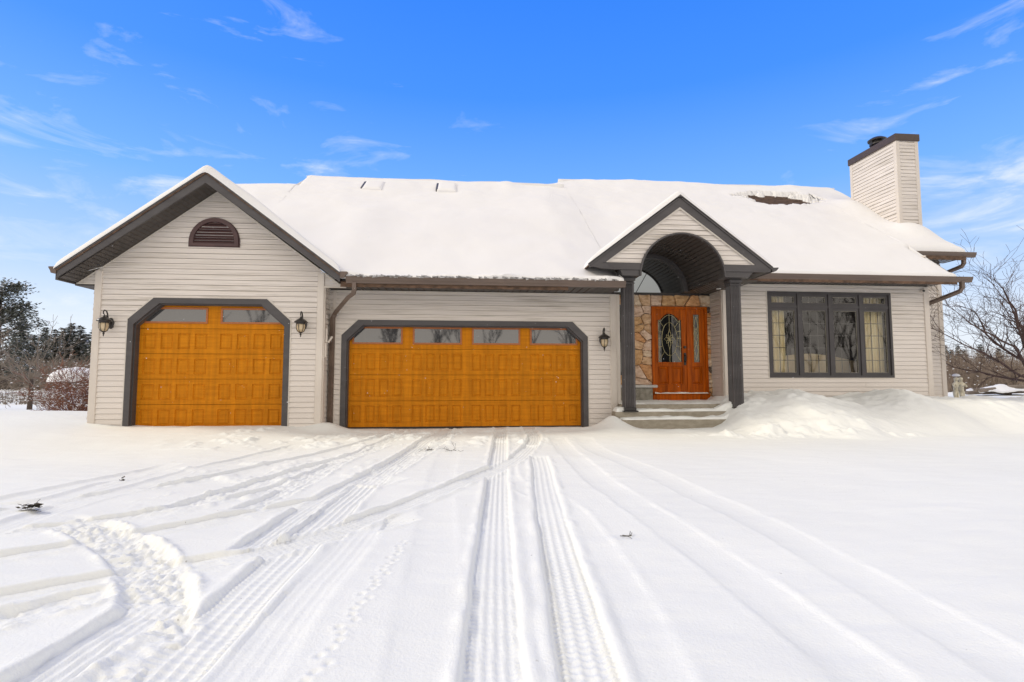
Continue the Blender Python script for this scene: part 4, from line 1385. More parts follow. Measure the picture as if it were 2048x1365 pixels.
def stones(x0, x1, z0, z1, step, seed, yf):
    r = random.Random(seed)
    seeds = []
    nx, nz = max(1, round((x1 - x0) / step)), max(1, round((z1 - z0) / (step * 0.85)))
    for i in range(nx):
        for j in range(nz):
            if r.random() < 0.12: continue
            seeds.append((x0 + (i + 0.5 + r.uniform(-0.42, 0.42)) * (x1 - x0) / nx, z0 + (j + 0.5 + r.uniform(-0.42, 0.42)) * (z1 - z0) / nz))
    for s in seeds:
        poly = [(x0, z0), (x1, z0), (x1, z1), (x0, z1)]
        for q in seeds:
            if q is s: continue
            mid = ((s[0] + q[0]) / 2, (s[1] + q[1]) / 2)
            nv = (q[0] - s[0], q[1] - s[1])
            ln = math.hypot(*nv)
            nv = (nv[0] / ln, nv[1] / ln)
            poly = clip_poly(poly, (mid[0] - nv[0] * 0.0045, mid[1] - nv[1] * 0.0045), nv)
            if len(poly) < 3: break
        if len(poly) < 3: continue
        # chaikin once for rounded stone corners
        pts = []
        for k in range(len(poly)):
            a, b = poly[k], poly[(k + 1) % len(poly)]
            for t in (0.07, 0.36, 0.64, 0.93):
                pts.append((a[0] + (b[0] - a[0]) * t + r.uniform(-0.009, 0.009), a[1] + (b[1] - a[1]) * t + r.uniform(-0.009, 0.009)))
        cx_, cz_ = sum(p[0] for p in pts) / len(pts), sum(p[1] for p in pts) / len(pts)
        d0 = r.uniform(0.03, 0.065)
        tx, tz = r.uniform(-0.08, 0.08), r.uniform(-0.08, 0.08)
        vs, n = [], len(pts)
        for sc, dep in ((1.0, 0.0), (0.985, d0 * 0.7), (0.92, d0), (0.45, d0 + 0.004)):
            for p in pts:
                x, z = cx_ + (p[0] - cx_) * sc, cz_ + (p[1] - cz_) * sc
                vs.append((x, yf - dep - ((x - cx_) * tx + (z - cz_) * tz) * (dep > 0) + (r.uniform(-0.004, 0.004) if dep else 0), z))
        fs = []
        for k in range(3):
            for q in range(n):
                fs.append((k * n + q, k * n + (q + 1) % n, (k + 1) * n + (q + 1) % n, (k + 1) * n + q))
        fs.append(tuple(3 * n + q for q in range(n)))
        smb.add(vs, fs, r.choices(range(6), (5, 4, 4, 3, 4, 1.5))[0])


smb = MB()
stones(4.02, 4.47, 0.86, 2.76, 0.25, 3, YE - 0.005)
stones(3.19, 4.02, 2.78, 3.03, 0.30, 4, YE - 0.005)
stones(4.02, 5.96, 2.76, 3.03, 0.27, 9, YE - 0.005)
stones(5.85, 5.96, 0.5, 2.76, 0.11, 6, YE - 0.005)
stones(3.19, 4.02, 0.86, 1.09, 0.24, 7, YE - 0.005)
stones(4.36, 4.47, 0.5, 0.86, 0.16, 8, YE - 0.005)
smb.build('fieldstone_facing', STONE, sw, recalc=True)

# narrow window left of the door
mb = MB()
mb.ring([(3.24, 1.09), (3.24, 2.78), (4.02, 2.78), (4.02, 1.09)], [(3.31, 1.16), (3.31, 2.70), (3.95, 2.70), (3.95, 1.16)], YE - 0.07, YE - 0.005)
mb.box(3.31, 3.95, YE - 0.055, YE - 0.03, 2.28, 2.33)
sidew = mb.build('entry_window', M['dark'], house)
mb = MB()
mb.box(3.30, 3.96, YE - 0.032, YE - 0.026, 1.15, 2.71)
mb.build('pane', M['dglass'], sidew)
mb = MB()
for k in range(1, 3):
    mb.box(3.31 + 0.213 * k - 0.006, 3.31 + 0.213 * k + 0.006, YE - 0.038, YE - 0.0325, 1.16, 2.70)
for z in (1.55, 1.94):
    mb.box(3.31, 3.95, YE - 0.0375, YE - 0.033, z, z + 0.012)
mb.build('muntin', M['black'], sidew)

# stone planter under it
mb = MB()
mb.bbox(3.2, 4.36, 12.02, YE - 0.01, 0.45, 0.80, 0.02)
pl = mb.build('planter', M['planter'], house)
mb = MB()
mb.bbox(3.19, 4.46, 11.97, YE - 0.01, 0.80, 0.862, 0.012)
mb.build('planter_cap', M['cap'], pl)

# --- front door with sidelight
DY = YE - 0.09        # front of frame
mb = MB()
fx0, fx1, fz0, fz1 = 4.465, 5.85, 0.50, 2.745
mb.ring([(fx0, fz0), (fx0, fz1), (fx1, fz1), (fx1, fz0)], [(fx0 + 0.062, fz0 + 0.14), (fx0 + 0.062, fz1 - 0.062), (fx1 - 0.062, fz1 - 0.062), (fx1 - 0.062, fz0 + 0.14)], DY, YE - 0.006)
mb.box(5.335, 5.40, DY + 0.008, YE - 0.01, fz0 + 0.14, fz1 - 0.06)
mb.bbox(fx0 - 0.01, fx1 + 0.01, DY - 0.045, DY, 0.482, 0.625, 0.006)
mb.bbox(fx0, fx1, DY - 0.055, DY + 0.03, 0.628, 0.655, 0.006)
fd = mb.build('front_door', M['door'], house)
gx, gy = np.meshgrid(np.linspace(fx0 + 0.04, fx1 - 0.04, 90), np.linspace(DY - 0.05, DY + 0.04, 10), indexing='ij')
t = (0.030 + 0.012 * fbm(gx * 6, gy * 0, 281, 3)) * np.sqrt(np.clip((gy - DY + 0.05) / 0.03, 0, 1))
grid_mesh('sill_snow', np.stack([gx, gy, 0.654 + t], -1), M['snow'], fd, skirt=gx * 0 + 0.65)
YS = DY + 0.03        # leaf face


def panel(mb, a, b, c, e, y):
    loops = []
    for ins, dep in ((0, 0), (0.008, 0.026), (0.024, 0.026), (0.058, 0.005)):
        loops.append([(a + ins, y + dep, c + ins), (b - ins, y + dep, c + ins), (b - ins, y + dep, e - ins), (a + ins, y + dep, e - ins)])
    for L0, L1 in zip(loops[:-1], loops[1:]):
        for k in range(4):
            mb.quad(L0[k], L0[(k + 1) % 4], L1[(k + 1) % 4], L1[k])
    mb.quad(*loops[-1])


def grid_face(mb, xs_, zs_, skip, y):
    for i in range(len(xs_) - 1):
        for j in range(len(zs_) - 1):
            if (i, j) in skip:
                continue
            mb.quad((xs_[i], y, zs_[j]), (xs_[i + 1], y, zs_[j]), (xs_[i + 1], y, zs_[j + 1]), (xs_[i], y, zs_[j + 1]))


mb = MB()
grid_face(mb, [4.527, 4.60, 4.865, 4.945, 5.225, 5.335], [0.655, 0.875, 1.30, 1.36, 2.683], {(1, 1), (3, 1), (1, 3), (2, 3), (3, 3)}, YS)
panel(mb, 4.60, 4.865, 0.875, 1.30, YS)
panel(mb, 4.945, 5.225, 0.875, 1.30, YS)
# arched-top light: fill between its outline and the square of the leaf
GA, GB, GZ0, GZ1 = 4.60, 5.225, 1.38, 2.60
def lite_top(u):      # u 0..1 across; shouldered arch
    if u < 0.12 or u > 0.88: return GZ1 - 0.16
    t = (u - 0.12) / 0.76
    return GZ1 - 0.16 + 0.16 * math.sin(math.pi * t) ** 0.8
N = 36
for k in range(N):
    u0, u1 = k / N, (k + 1) / N
    x0, x1 = GA + (GB - GA) * u0, GA + (GB - GA) * u1
    mb.quad((x0, YS, lite_top(u0)), (x1, YS, lite_top(u1)), (x1, YS, 2.683), (x0, YS, 2.683))
mb.quad((GA, YS, 1.36), (GB, YS, 1.36), (GB, YS, GZ0), (GA, YS, GZ0))
leaf = mb.build('door_leaf', M['door'], fd, recalc=False)
out = [(GA, GZ0)] + [(GA + (GB - GA) * k / N, lite_top(k / N)) for k in range(N + 1)] + [(GB, GZ0)]
cxg, czg = (GA + GB) / 2, (GZ0 + GZ1) / 2
inn = [(cxg + (x - cxg) * 0.93, czg + (z - czg) * 0.96) for x, z in out]
mb = MB()
mb.ring(out, inn, YS - 0.012, YS + 0.02)
mb.build('light_moulding', M['door'], fd)
mb = MB()
mb.prism(inn, YS + 0.012, YS + 0.018)
mb.build('door_glass', M['dglass'], fd)


def came_lines(mb, lines, y, r=0.0045):
    for L in lines:
        mb.tube([(x, y, z) for x, z in L], r, 5)


def ell(cx_, cz_, a, b, n=28, t0=0, t1=360):
    return [(cx_ + a * math.cos(R(t0 + (t1 - t0) * k / n)), cz_ + b * math.sin(R(t0 + (t1 - t0) * k / n))) for k in range(n + 1)]


cm = MB()
gw_, gh_ = (GB - GA) * 0.93 / 2, (GZ1 - GZ0) * 0.96 / 2
zc0 = czg - 0.03
L = [[(cxg + (x - cxg) * 0.9, czg + (z - czg) * 0.94) for x, z in inn] ]
L += [ell(cxg, zc0, 0.19, 0.40), [(cxg, GZ0 + 0.03), (cxg, zc0 - 0.22)], [(cxg, zc0 + 0.24), (cxg, GZ1 - 0.03)]]
for sx in (-1, 1):
    L += [[(cxg + sx * 0.135, zc0 + 0.29), (cxg + sx * gw_ * 0.93, zc0 + 0.46)], [(cxg + sx * 0.13, zc0 - 0.30), (cxg + sx * gw_ * 0.93, zc0 - 0.54)],
          [(cxg + sx * 0.19, zc0 + 0.02), (cxg + sx * gw_, zc0 + 0.02)], [(cxg + sx * 0.17, zc0 + 0.17), (cxg + sx * gw_, zc0 + 0.20)], [(cxg + sx * 0.17, zc0 - 0.17), (cxg + sx * gw_, zc0 - 0.20)]]
for k in range(8):
    a = 45 * k
    rx, rz = (0.13, 0.24) if k % 2 == 0 else (0.11, 0.15)
    tip = (cxg + rx * math.cos(R(a)), zc0 + rz * math.sin(R(a)))
    for da in (-24, 24):
        mid = (cxg + 0.6 * rx * math.cos(R(a + da)), zc0 + 0.55 * rz * math.sin(R(a + da)))
        L.append([(cxg, zc0), mid, tip])
L.append(ell(cxg, zc0, 0.035, 0.05, 12))
came_lines(cm, L, YS + 0.008, 0.0055)
cm.build('leaded_came', M['came'], fd)

mb = MB()      # sidelight
grid_face(mb, [5.40, 5.455, 5.50, 5.655, 5.70, 5.788], [0.655, 0.875, 1.30, 1.40, 2.56, 2.683], {(1, 1), (2, 1), (3, 1), (2, 3)}, YS)
panel(mb, 5.455, 5.70, 0.875, 1.30, YS)
sl = mb.build('sidelight', M['door'], fd, recalc=False)
mb = MB()
mb.ring([(5.485, 1.385), (5.485, 2.575), (5.67, 2.575), (5.67, 1.385)], [(5.503, 1.403), (5.503, 2.557), (5.652, 2.557), (5.652, 1.403)], YS - 0.012, YS + 0.02)
mb.build('light_moulding', M['door'], fd)
mb = MB()
mb.box(5.5, 5.655, YS + 0.012, YS + 0.018, 1.4, 2.56)
mb.build('door_glass', M['dglass'], fd)
cm = MB()
sx, sz = 5.5775, 1.98
L = [[(5.52, 1.42), (5.52, 2.54), (5.635, 2.54), (5.635, 1.42), (5.52, 1.42)]]
for s in (-1, 1):
    L += [[(sx, sz + 0.52), (sx + s * 0.05, sz + 0.3), (sx, sz + 0.1), (sx + s * 0.05, sz), (sx, sz - 0.1), (sx + s * 0.05, sz - 0.3), (sx, sz - 0.52)],
          [(sx + s * 0.012, sz + 0.25), (sx + s * 0.055, sz + 0.12), (sx + s * 0.02, sz)], [(sx + s * 0.012, sz - 0.25), (sx + s * 0.055, sz - 0.12), (sx + s * 0.02, sz)]]
came_lines(cm, L, YS + 0.008, 0.0055)
cm.build('leaded_came', M['came'], fd)
mb = MB()      # deadbolt, grip set
hx = 5.283
mb.tube([(hx, YS, 1.765), (hx, YS - 0.03, 1.765)], [0.034, 0.03], 14)
mb.bbox(hx - 0.028, hx + 0.028, YS - 0.012, YS + 0.004, 1.33, 1.63, 0.006)
mb.tube([(hx, YS - 0.005, 1.58), (hx, YS - 0.06, 1.57), (hx, YS - 0.066, 1.50), (hx, YS - 0.06, 1.43), (hx, YS - 0.006, 1.40)], 0.013, 8)
mb.tube([(hx, YS, 1.57), (hx, YS - 0.045, 1.57)], [0.03, 0.024], 12)
mb.build('door_handle', M['black'], fd)

# --- picture window: four casements under four transoms
WX0, WX1, WZ0, WZ1, WT = 7.045, 10.145, 1.03, 3.055, 2.70
mb = MB()
mb.ring([(WX0, WZ0), (WX0, WZ1), (WX1, WZ1), (WX1, WZ0)], [(WX0 + 0.055, WZ0 + 0.055), (WX0 + 0.055, WZ1 - 0.055), (WX1 - 0.055, WZ1 - 0.055), (WX1 - 0.055, WZ0 + 0.055)], YR - 0.03, YR + 0.09)
bay = (WX1 - WX0) / 4
for k in range(1, 4):
    mb.box(WX0 + bay * k - 0.035, WX0 + bay * k + 0.035, YR - 0.022, YR + 0.085, WZ0 + 0.05, WZ1 - 0.05)
mb.box(WX0 + 0.05, WX1 - 0.05, YR - 0.016, YR + 0.08, WT - 0.03, WT + 0.03)
pw = mb.build('picture_window', M['frame'], house)
mb = MB()
mb.ring([(WX0 - 0.022, WZ0 - 0.022), (WX0 - 0.022, WZ1 + 0.022), (WX1 + 0.022, WZ1 + 0.022), (WX1 + 0.022, WZ0 - 0.022)], [(WX0, WZ0), (WX0, WZ1), (WX1, WZ1), (WX1, WZ0)], YR - 0.022, YR + 0.03)
mb.build('j_channel', M['channel'], house)
for k in range(4):
    for za, zb, rows in ((WT + 0.03, WZ1 - 0.055, 1), (WZ0 + 0.055, WT - 0.03, 5)):
        xa = WX0 + bay * k + (0.055 if k == 0 else 0.035)
        xb = WX0 + bay * (k + 1) - (0.055 if k == 3 else 0.035)
        f = 0.062
        sash = MB()
        sash.ring([(xa, za), (xa, zb), (xb, zb), (xb, za)], [(xa + f, za + f), (xa + f, zb - f), (xb - f, zb - f), (xb - f, za + f)], YR + 0.0, YR + 0.06)
        sh = sash.build('sash', M['frame'], pw)
        a, b, c, e = xa + f, xb - f, za + f, zb - f
        g = MB()
        g.quad((a, YR + 0.03, c), (b, YR + 0.03, c), (b, YR + 0.03, e), (a, YR + 0.03, e))
        g.build('pane', M['glass'], pw, recalc=False)
        mu = MB() if rows > 1 else Parts('muntin', M['black'], pw)
        for q in (1, 2):
            x = a + (b - a) * q / 3
            mu.box(x - 0.007, x + 0.007, YR + 0.035, YR + 0.045, c, e)
        for q in range(1, rows):
            z = c + (e - c) * q / rows
            mu.box(a, b, YR + 0.0355, YR + 0.0445, z - 0.007, z + 0.007)
        if rows > 1:
            mu.build('muntin', M['black'], pw)
        bd = MB()      # thin pale glazing bead
        bd.ring([(a, c), (a, e), (b, e), (b, c)], [(a + 0.009, c + 0.009), (a + 0.009, e - 0.009), (b - 0.009, e - 0.009), (b - 0.009, c + 0.009)], YR + 0.012, YR + 0.028)
        bd.build('glazing_bead', M['planter'], pw)
# room behind the window
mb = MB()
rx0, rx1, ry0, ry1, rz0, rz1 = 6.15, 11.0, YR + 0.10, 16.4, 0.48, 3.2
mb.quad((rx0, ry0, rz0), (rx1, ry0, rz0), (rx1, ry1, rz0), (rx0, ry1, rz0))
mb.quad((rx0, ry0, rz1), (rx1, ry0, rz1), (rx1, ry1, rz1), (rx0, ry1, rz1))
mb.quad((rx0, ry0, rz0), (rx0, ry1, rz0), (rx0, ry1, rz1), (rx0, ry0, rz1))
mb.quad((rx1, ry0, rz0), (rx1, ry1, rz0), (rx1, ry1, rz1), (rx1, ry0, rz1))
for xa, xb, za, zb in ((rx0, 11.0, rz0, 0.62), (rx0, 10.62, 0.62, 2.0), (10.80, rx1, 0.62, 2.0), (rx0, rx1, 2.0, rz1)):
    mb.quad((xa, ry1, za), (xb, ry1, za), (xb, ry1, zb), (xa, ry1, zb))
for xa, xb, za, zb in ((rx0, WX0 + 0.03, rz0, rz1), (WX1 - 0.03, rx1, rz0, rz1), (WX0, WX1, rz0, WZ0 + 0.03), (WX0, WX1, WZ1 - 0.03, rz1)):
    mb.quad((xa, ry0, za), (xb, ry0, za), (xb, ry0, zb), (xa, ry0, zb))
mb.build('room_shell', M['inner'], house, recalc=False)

# --- chimney
chx0, chx1, chy0, chy1, chz = 12.0, 12.63, 13.41, 15.16, 7.72
mbs = MB()
siding((chx0, chy1 - 0.06, 0), (0, -1, 0), (-1, 0, 0), 4.4, chz, lambda z: [(0.0, chy1 - chy0 - 0.12)], mb=mbs, build=False)
siding((0, chy0, 0), (1, 0, 0), (0, -1, 0), 4.4, chz, lambda z: [(chx0 + 0.06, chx1 - 0.06)], mb=mbs, build=False)
siding((chx1, chy0, 0), (0, 1, 0), (1, 0, 0), 3.6, chz, lambda z: [(0.06, chy1 - chy0 - 0.06)], mb=mbs, build=False)
siding((0, chy1, 0), (1, 0, 0), (0, 1, 0), 4.4, chz, lambda z: [(chx0 + 0.06, chx1 - 0.06)], mb=mbs, build=False)
chim = mbs.build('chimney', M['siding'], house, recalc=False)
mb = MB()
for x, y in ((chx0, chy0), (chx1, chy0), (chx0, chy1), (chx1, chy1)):
    mb.bbox(x - 0.022 if x == chx0 else x - 0.085, x + 0.085 if x == chx0 else x + 0.022, y - 0.022 if y == chy0 else y - 0.085, y + 0.085 if y == chy0 else y + 0.022, 4.3, chz, 0.004)
mb.build('corner_trim', M['trim'], chim)
mb = MB()
mb.bbox(chx0 - 0.055, chx1 + 0.055, chy0 - 0.055, chy1 + 0.055, chz - 0.06, chz + 0.14, 0.012)
mb.build('chimney_cap', mat('dark_brown_cap', (0.07, 0.045, 0.036), (0.05, 0.033, 0.027), rough=0.5), chim)
mb = MB()
cxx, cyy = 12.30, 14.42
mb.lathe([(0.13, 0.0), (0.13, 0.16), (0.20, 0.16), (0.20, 0.20), (0.13, 0.22), (0.13, 0.27), (0.24, 0.27), (0.25, 0.31), (0.16, 0.37), (0.02, 0.40)], (cxx, cyy, chz + 0.13), 20)
mb.build('flue_cap', M['black'], chim, smooth=False)

# --- small motion lamp at the far right corner
mb = MB()
mb.tube([(10.96, YR - 0.03, 3.12), (10.96, YR - 0.07, 3.115)], [0.045, 0.045], 12)
mb.build('security_camera', M['trim'], house)
mb = MB()
mb.tube([(10.96, YR - 0.065, 3.115), (10.955, YR - 0.10, 3.105)], [0.028, 0.024], 12)
mb.build('security_camera', M['black'], house)


# ------------------------------------------------------------------ wall lanterns
def lantern(x, y, z, label, first=None):
    root = empty('wall_lantern', (x, y, z), 0, label, 'lantern', 'wall lanterns beside the garage doors')
    if first:
        for ch in first.children:
            c = ch.copy()
            col.objects.link(c)
            c.parent = root
        return root
    mb = MB()      # oval back plate
    n = 20
    for dep, sc in ((0.0, 1.0),):
        vs = []
        for d, s in ((0.0, 1.0), (-0.02, 1.0), (-0.035, 0.7)):
            vs += [(0.058 * s * math.cos(2 * math.pi * k / n), d, 0.105 * s * math.sin(2 * math.pi * k / n)) for k in range(n)]
        fs = [(a * n + k, a * n + (k + 1) % n, (a + 1) * n + (k + 1) % n, (a + 1) * n + k) for a in (0, 1) for k in range(n)] + [tuple(range(2 * n, 3 * n))]
        mb.add(vs, fs)
    mb.build('back_plate', M['black'], root)
    mb = MB()      # scroll arm
    arm = [(0, -0.02, 0.0), (0, -0.07, 0.03), (0, -0.10, 0.09), (0, -0.115, 0.16), (0, -0.15, 0.215), (0, -0.20, 0.225), (0, -0.235, 0.195), (0, -0.225, 0.155), (0, -0.20, 0.145)]
    mb.tube(arm, [0.014, 0.014, 0.013, 0.013, 0.012, 0.012, 0.011, 0.01, 0.009], 8)
    mb.tube([(0, -0.10, 0.09), (0, -0.15, 0.13), (0, -0.19, 0.12), (0, -0.20, 0.09)], [0.01, 0.01, 0.009, 0.007], 6)
    mb.build('scroll_arm', M['black'], root)
    c = (0, -0.20, 0)
    mb = MB()
    mb.lathe([(0.012, 0.135), (0.02, 0.125), (0.022, 0.105), (0.05, 0.09), (0.085, 0.065), (0.115, 0.04), (0.122, 0.03), (0.118, 0.018), (0.088, 0.012), (0.085, -0.01), (0.078, -0.012)], c, 18)
    mb.build('lantern_cap', M['black'], root, smooth=False)
    mb = MB()
    mb.lathe([(0.074, -0.012), (0.078, -0.05), (0.072, -0.10), (0.055, -0.145), (0.03, -0.165)], c, 18)
    mb.build('lantern_glass', M['amber'], root, smooth=True)
    mb = MB()
    for k in range(6):
        a = 2 * math.pi * k / 6 + 0.3
        mb.tube([(c[0] + r * math.cos(a), c[1] + r * math.sin(a), zz) for r, zz in ((0.080, -0.01), (0.084, -0.05), (0.078, -0.10), (0.060, -0.147), (0.03, -0.17))], 0.0055, 5)
    mb.lathe([(0.032, -0.16), (0.036, -0.168), (0.02, -0.185), (0.012, -0.195), (0.02, -0.205), (0.02, -0.215), (0.008, -0.225), (0.012, -0.235), (0.003, -0.26)], c, 12)
    mb.build('lantern_cage', M['black'], root)
    return root


l0 = lantern(-6.61, YW - 0.005, 2.04, 'black scroll-arm wall lantern between left house corner and narrow garage door')
lantern(-3.10, YW - 0.005, 2.05, 'black scroll-arm wall lantern between the two garage doors', l0)
lantern(2.88, YD - 0.005, 1.83, 'black scroll-arm wall lantern between wide garage door and porch column', l0)


# ------------------------------------------------------------------ things seen through the picture window
def curtain(x0, x1, y, z0, z1, seed, label, folds=7):
    n = 60
    v, f = [], []
    for k in range(n + 1):
        t = k / n
        d = 0.035 * math.sin(2 * math.pi * folds * t + 0.6 * math.sin(5 * t + seed)) + 0.012 * math.sin(31 * t + seed)
        for j, z in enumerate((z0, (z0 + z1) / 2, z1)):
            v.append((x0 + (x1 - x0) * t + (0.01 * math.sin(9 * t) if j == 1 else 0), y + d * (1.15 - 0.15 * j), z))
    for k in range(n):
        for j in range(2):
            f.append((k * 3 + j, (k + 1) * 3 + j, (k + 1) * 3 + j + 1, k * 3 + j + 1))
    mb = MB()
    mb.add(v, f)
    o = mb.build('curtain', M['curtain'], smooth=True, recalc=False)
    return tag(o, label, 'curtain', 'curtains in the picture window')


curtain(7.02, 7.60, YR + 0.24, 0.55, 3.12, 1, 'long cream curtain hanging at the left end of the picture window')
curtain(9.42, 10.12, YR + 0.24, 0.55, 3.12, 4, 'long cream curtain hanging at the right end of the picture window', 8)
so = empty('sofa', (8.55, YR + 0.75, 0.48), 0, 'tan sofa with arched back standing inside behind the picture window', 'sofa')
mb = MB()
for side in (-1, 1):
    top = []
    for k in range(25):
        t = k / 24
        x = side * (0.02 + 1.25 * t)
        top.append((x, 1.15 - 0.20 * t ** 1.6))
    poly = [(side * 0.02, 0.2)] + top + [(side * 1.27, 0.2)]
    mb.prism(poly if side > 0 else poly[::-1], 0.0, 0.22)
mb.build('backrest', M['sofa'], so)
mb = MB()
mb.bbox(-1.25, 1.25, 0.22, 0.95, 0.10, 0.45, 0.05)
mb.build('seat', M['sofa'], so)
for s in (-1, 1):
    mb = MB()
    mb.bbox(s * 1.4 - 0.13, s * 1.4 + 0.13, 0.02, 0.95, 0.10, 0.66, 0.06)
    mb.build('armrest', M['sofa'], so)


# ------------------------------------------------------------------ vegetation
def branchy(mb, p, d, length, rad, depth, r, spread=0.6, up=0.1, sides=4, ratio=0.68, nseg=4, kids=(2, 4), kink=0.16, minr=0.003):
    pts, rr = [Vector(p)], [rad]
    dv = Vector(d).normalized()
    for k in range(nseg):
        dv = (dv + Vector((r.gauss(0, kink), r.gauss(0, kink), r.gauss(0, kink) + up * 0.25))).normalized()
        pts.append(pts[-1] + dv * length / nseg)
        rr.append(max(minr, rad * (1 - 0.55 * (k + 1) / nseg)))
    mb.tube(pts, rr, sides if rad > 0.012 else 3)
    if depth <= 0:
        return
    for q in range(r.randint(*kids)):
        t = r.uniform(0.3, 1.0) if q else 1.0
        k = min(nseg, max(1, int(round(t * nseg))))
        base = pts[k]
        ax = Vector((r.gauss(0, 1), r.gauss(0, 1), r.gauss(0, 1) * 0.8 + up))
        nd = (dv + ax.normalized() * spread * r.uniform(0.7, 1.4)).normalized()
        branchy(mb, base, nd, length * ratio * r.uniform(0.7, 1.15), max(minr, rr[k] * 0.72), depth - 1, r, spread, up, sides, ratio, max(2, nseg - 1), kids, kink, minr)


# bare crab-apple beside the right-hand corner
cr = empty('bare_tree', (14.95, 12.7, gz(14.95, 12.7)), 0, 'large bare reddish-brown tree with arching branches at the right edge', 'tree')
cr.scale = (1.06, 1.0, 0.80)
r = random.Random(21)
mb = MB()
tb = [Vector((0, 0, -0.1)), Vector((-0.05, 0.02, 0.5)), Vector((-0.12, 0.0, 1.0)), Vector((-0.15, 0.0, 1.5))]
mb.tube(tb, [0.13, 0.10, 0.085, 0.07], 9)
mb.build('trunk', M['twig'], cr)
mb = MB()
limbs = [   # arching limbs, local to the trunk foot
    [(-0.12, 0, 0.7), (-0.7, -0.1, 0.95), (-1.3, -0.2, 1.35), (-1.9, -0.3, 1.65), (-2.5, -0.4, 1.95), (-3.1, -0.5, 2.25)],
    [(-0.14, 0, 0.9), (-0.6, -0.2, 1.5), (-1.2, -0.35, 1.9), (-1.9, -0.5, 2.25), (-2.6, -0.65, 2.75)],
    [(-0.15, 0, 1.1), (-0.35, -0.1, 1.8), (-0.5, -0.1, 2.5), (-0.75, -0.2, 3.1), (-1.15, -0.25, 3.6)],
    [(-0.15, 0, 1.4), (-0.2, 0, 2.2), (-0.3, 0.1, 3.0), (-0.6, 0.1, 3.7), (-0.85, 0.1, 4.15)],
    [(-0.15, 0, 1.2), (-0.6, 0.2, 1.7), (-0.95, 0.3, 2.2), (-1.1, 0.3, 2.7), (-1.5, 0.3, 3.1)],
    [(-0.1, 0, 0.6), (-0.8, 0.3, 0.8), (-1.5, 0.4, 1.0), (-2.1, 0.5, 1.35)],
    [(-0.15, 0, 1.4), (0.3, 0, 2.2), (0.5, 0.1, 3.0), (0.6, 0.2, 3.8)],
    [(-0.1, 0, 1.0), (0.5, 0.2, 1.6), (1.2, 0.2, 2.2), (1.9, 0.3, 2.6)],
    [(-0.12, 0, 1.0), (-0.3, -0.5, 1.6), (-0.8, -0.9, 2.1), (-1.5, -1.1, 2.35)],
]
for lb in limbs:
    n = len(lb)
    q = []
    for k in range(n - 1):
        a, b = Vector(lb[k]), Vector(lb[k + 1])
        q += [a, (a + b) / 2 + Vector((r.gauss(0, 0.04), r.gauss(0, 0.04), r.gauss(0, 0.04)))]
    q.append(Vector(lb[-1]))
    rr = [0.04 * (1 - 0.80 * k / (len(q) - 1)) for k in range(len(q))]
    mb.tube(q, rr, 6)
    for k in range(1, len(q)):
        for _ in range(r.choice((2, 2, 3, 3)) if k < len(q) - 1 else 3):
            dv = (q[k] - q[k - 1]).normalized()
            nd = (dv * 0.7 + Vector((r.gauss(-0.1, 0.5), r.gauss(0, 0.5), r.gauss(0.25, 0.5)))).normalized()
            branchy(mb, q[k], nd, r.uniform(0.5, 1.0), max(0.007, rr[k] * 0.45), 2, r, spread=0.65, up=0.25, sides=4, ratio=0.62, nseg=4, kids=(2, 3), kink=0.2, minr=0.0035)
mb.build('branches', M['twig'], cr, recalc=False)

# small round-headed bare tree in the left field
st = empty('bare_tree', (-16.6, 22.0, gz(-16.6, 22.0)), 0, 'small bare tree with a thin trunk standing in the left snowfield', 'tree')
mb = MB()
mb.tube([(0, 0, -0.1), (0.02, 0, 0.6), (0.0, 0, 1.15)], [0.09, 0.075, 0.065], 8)
mb.build('trunk', M['bark'], st)
mb = MB()
r = random.Random(5)
for k in range(17):
    a = r.uniform(0, 2 * math.pi)
    e = r.uniform(0.12, 1.2)
    branchy(mb, (0, 0, r.uniform(0.75, 1.15)), (math.cos(a) * math.cos(e), math.sin(a) * math.cos(e), math.sin(e)), r.uniform(0.9, 1.4), 0.03, 3, r, spread=0.6, up=0.2, sides=4, ratio=0.7, kids=(2, 4), minr=0.006)
mb.build('branches', M['greytwig'], st, recalc=False)


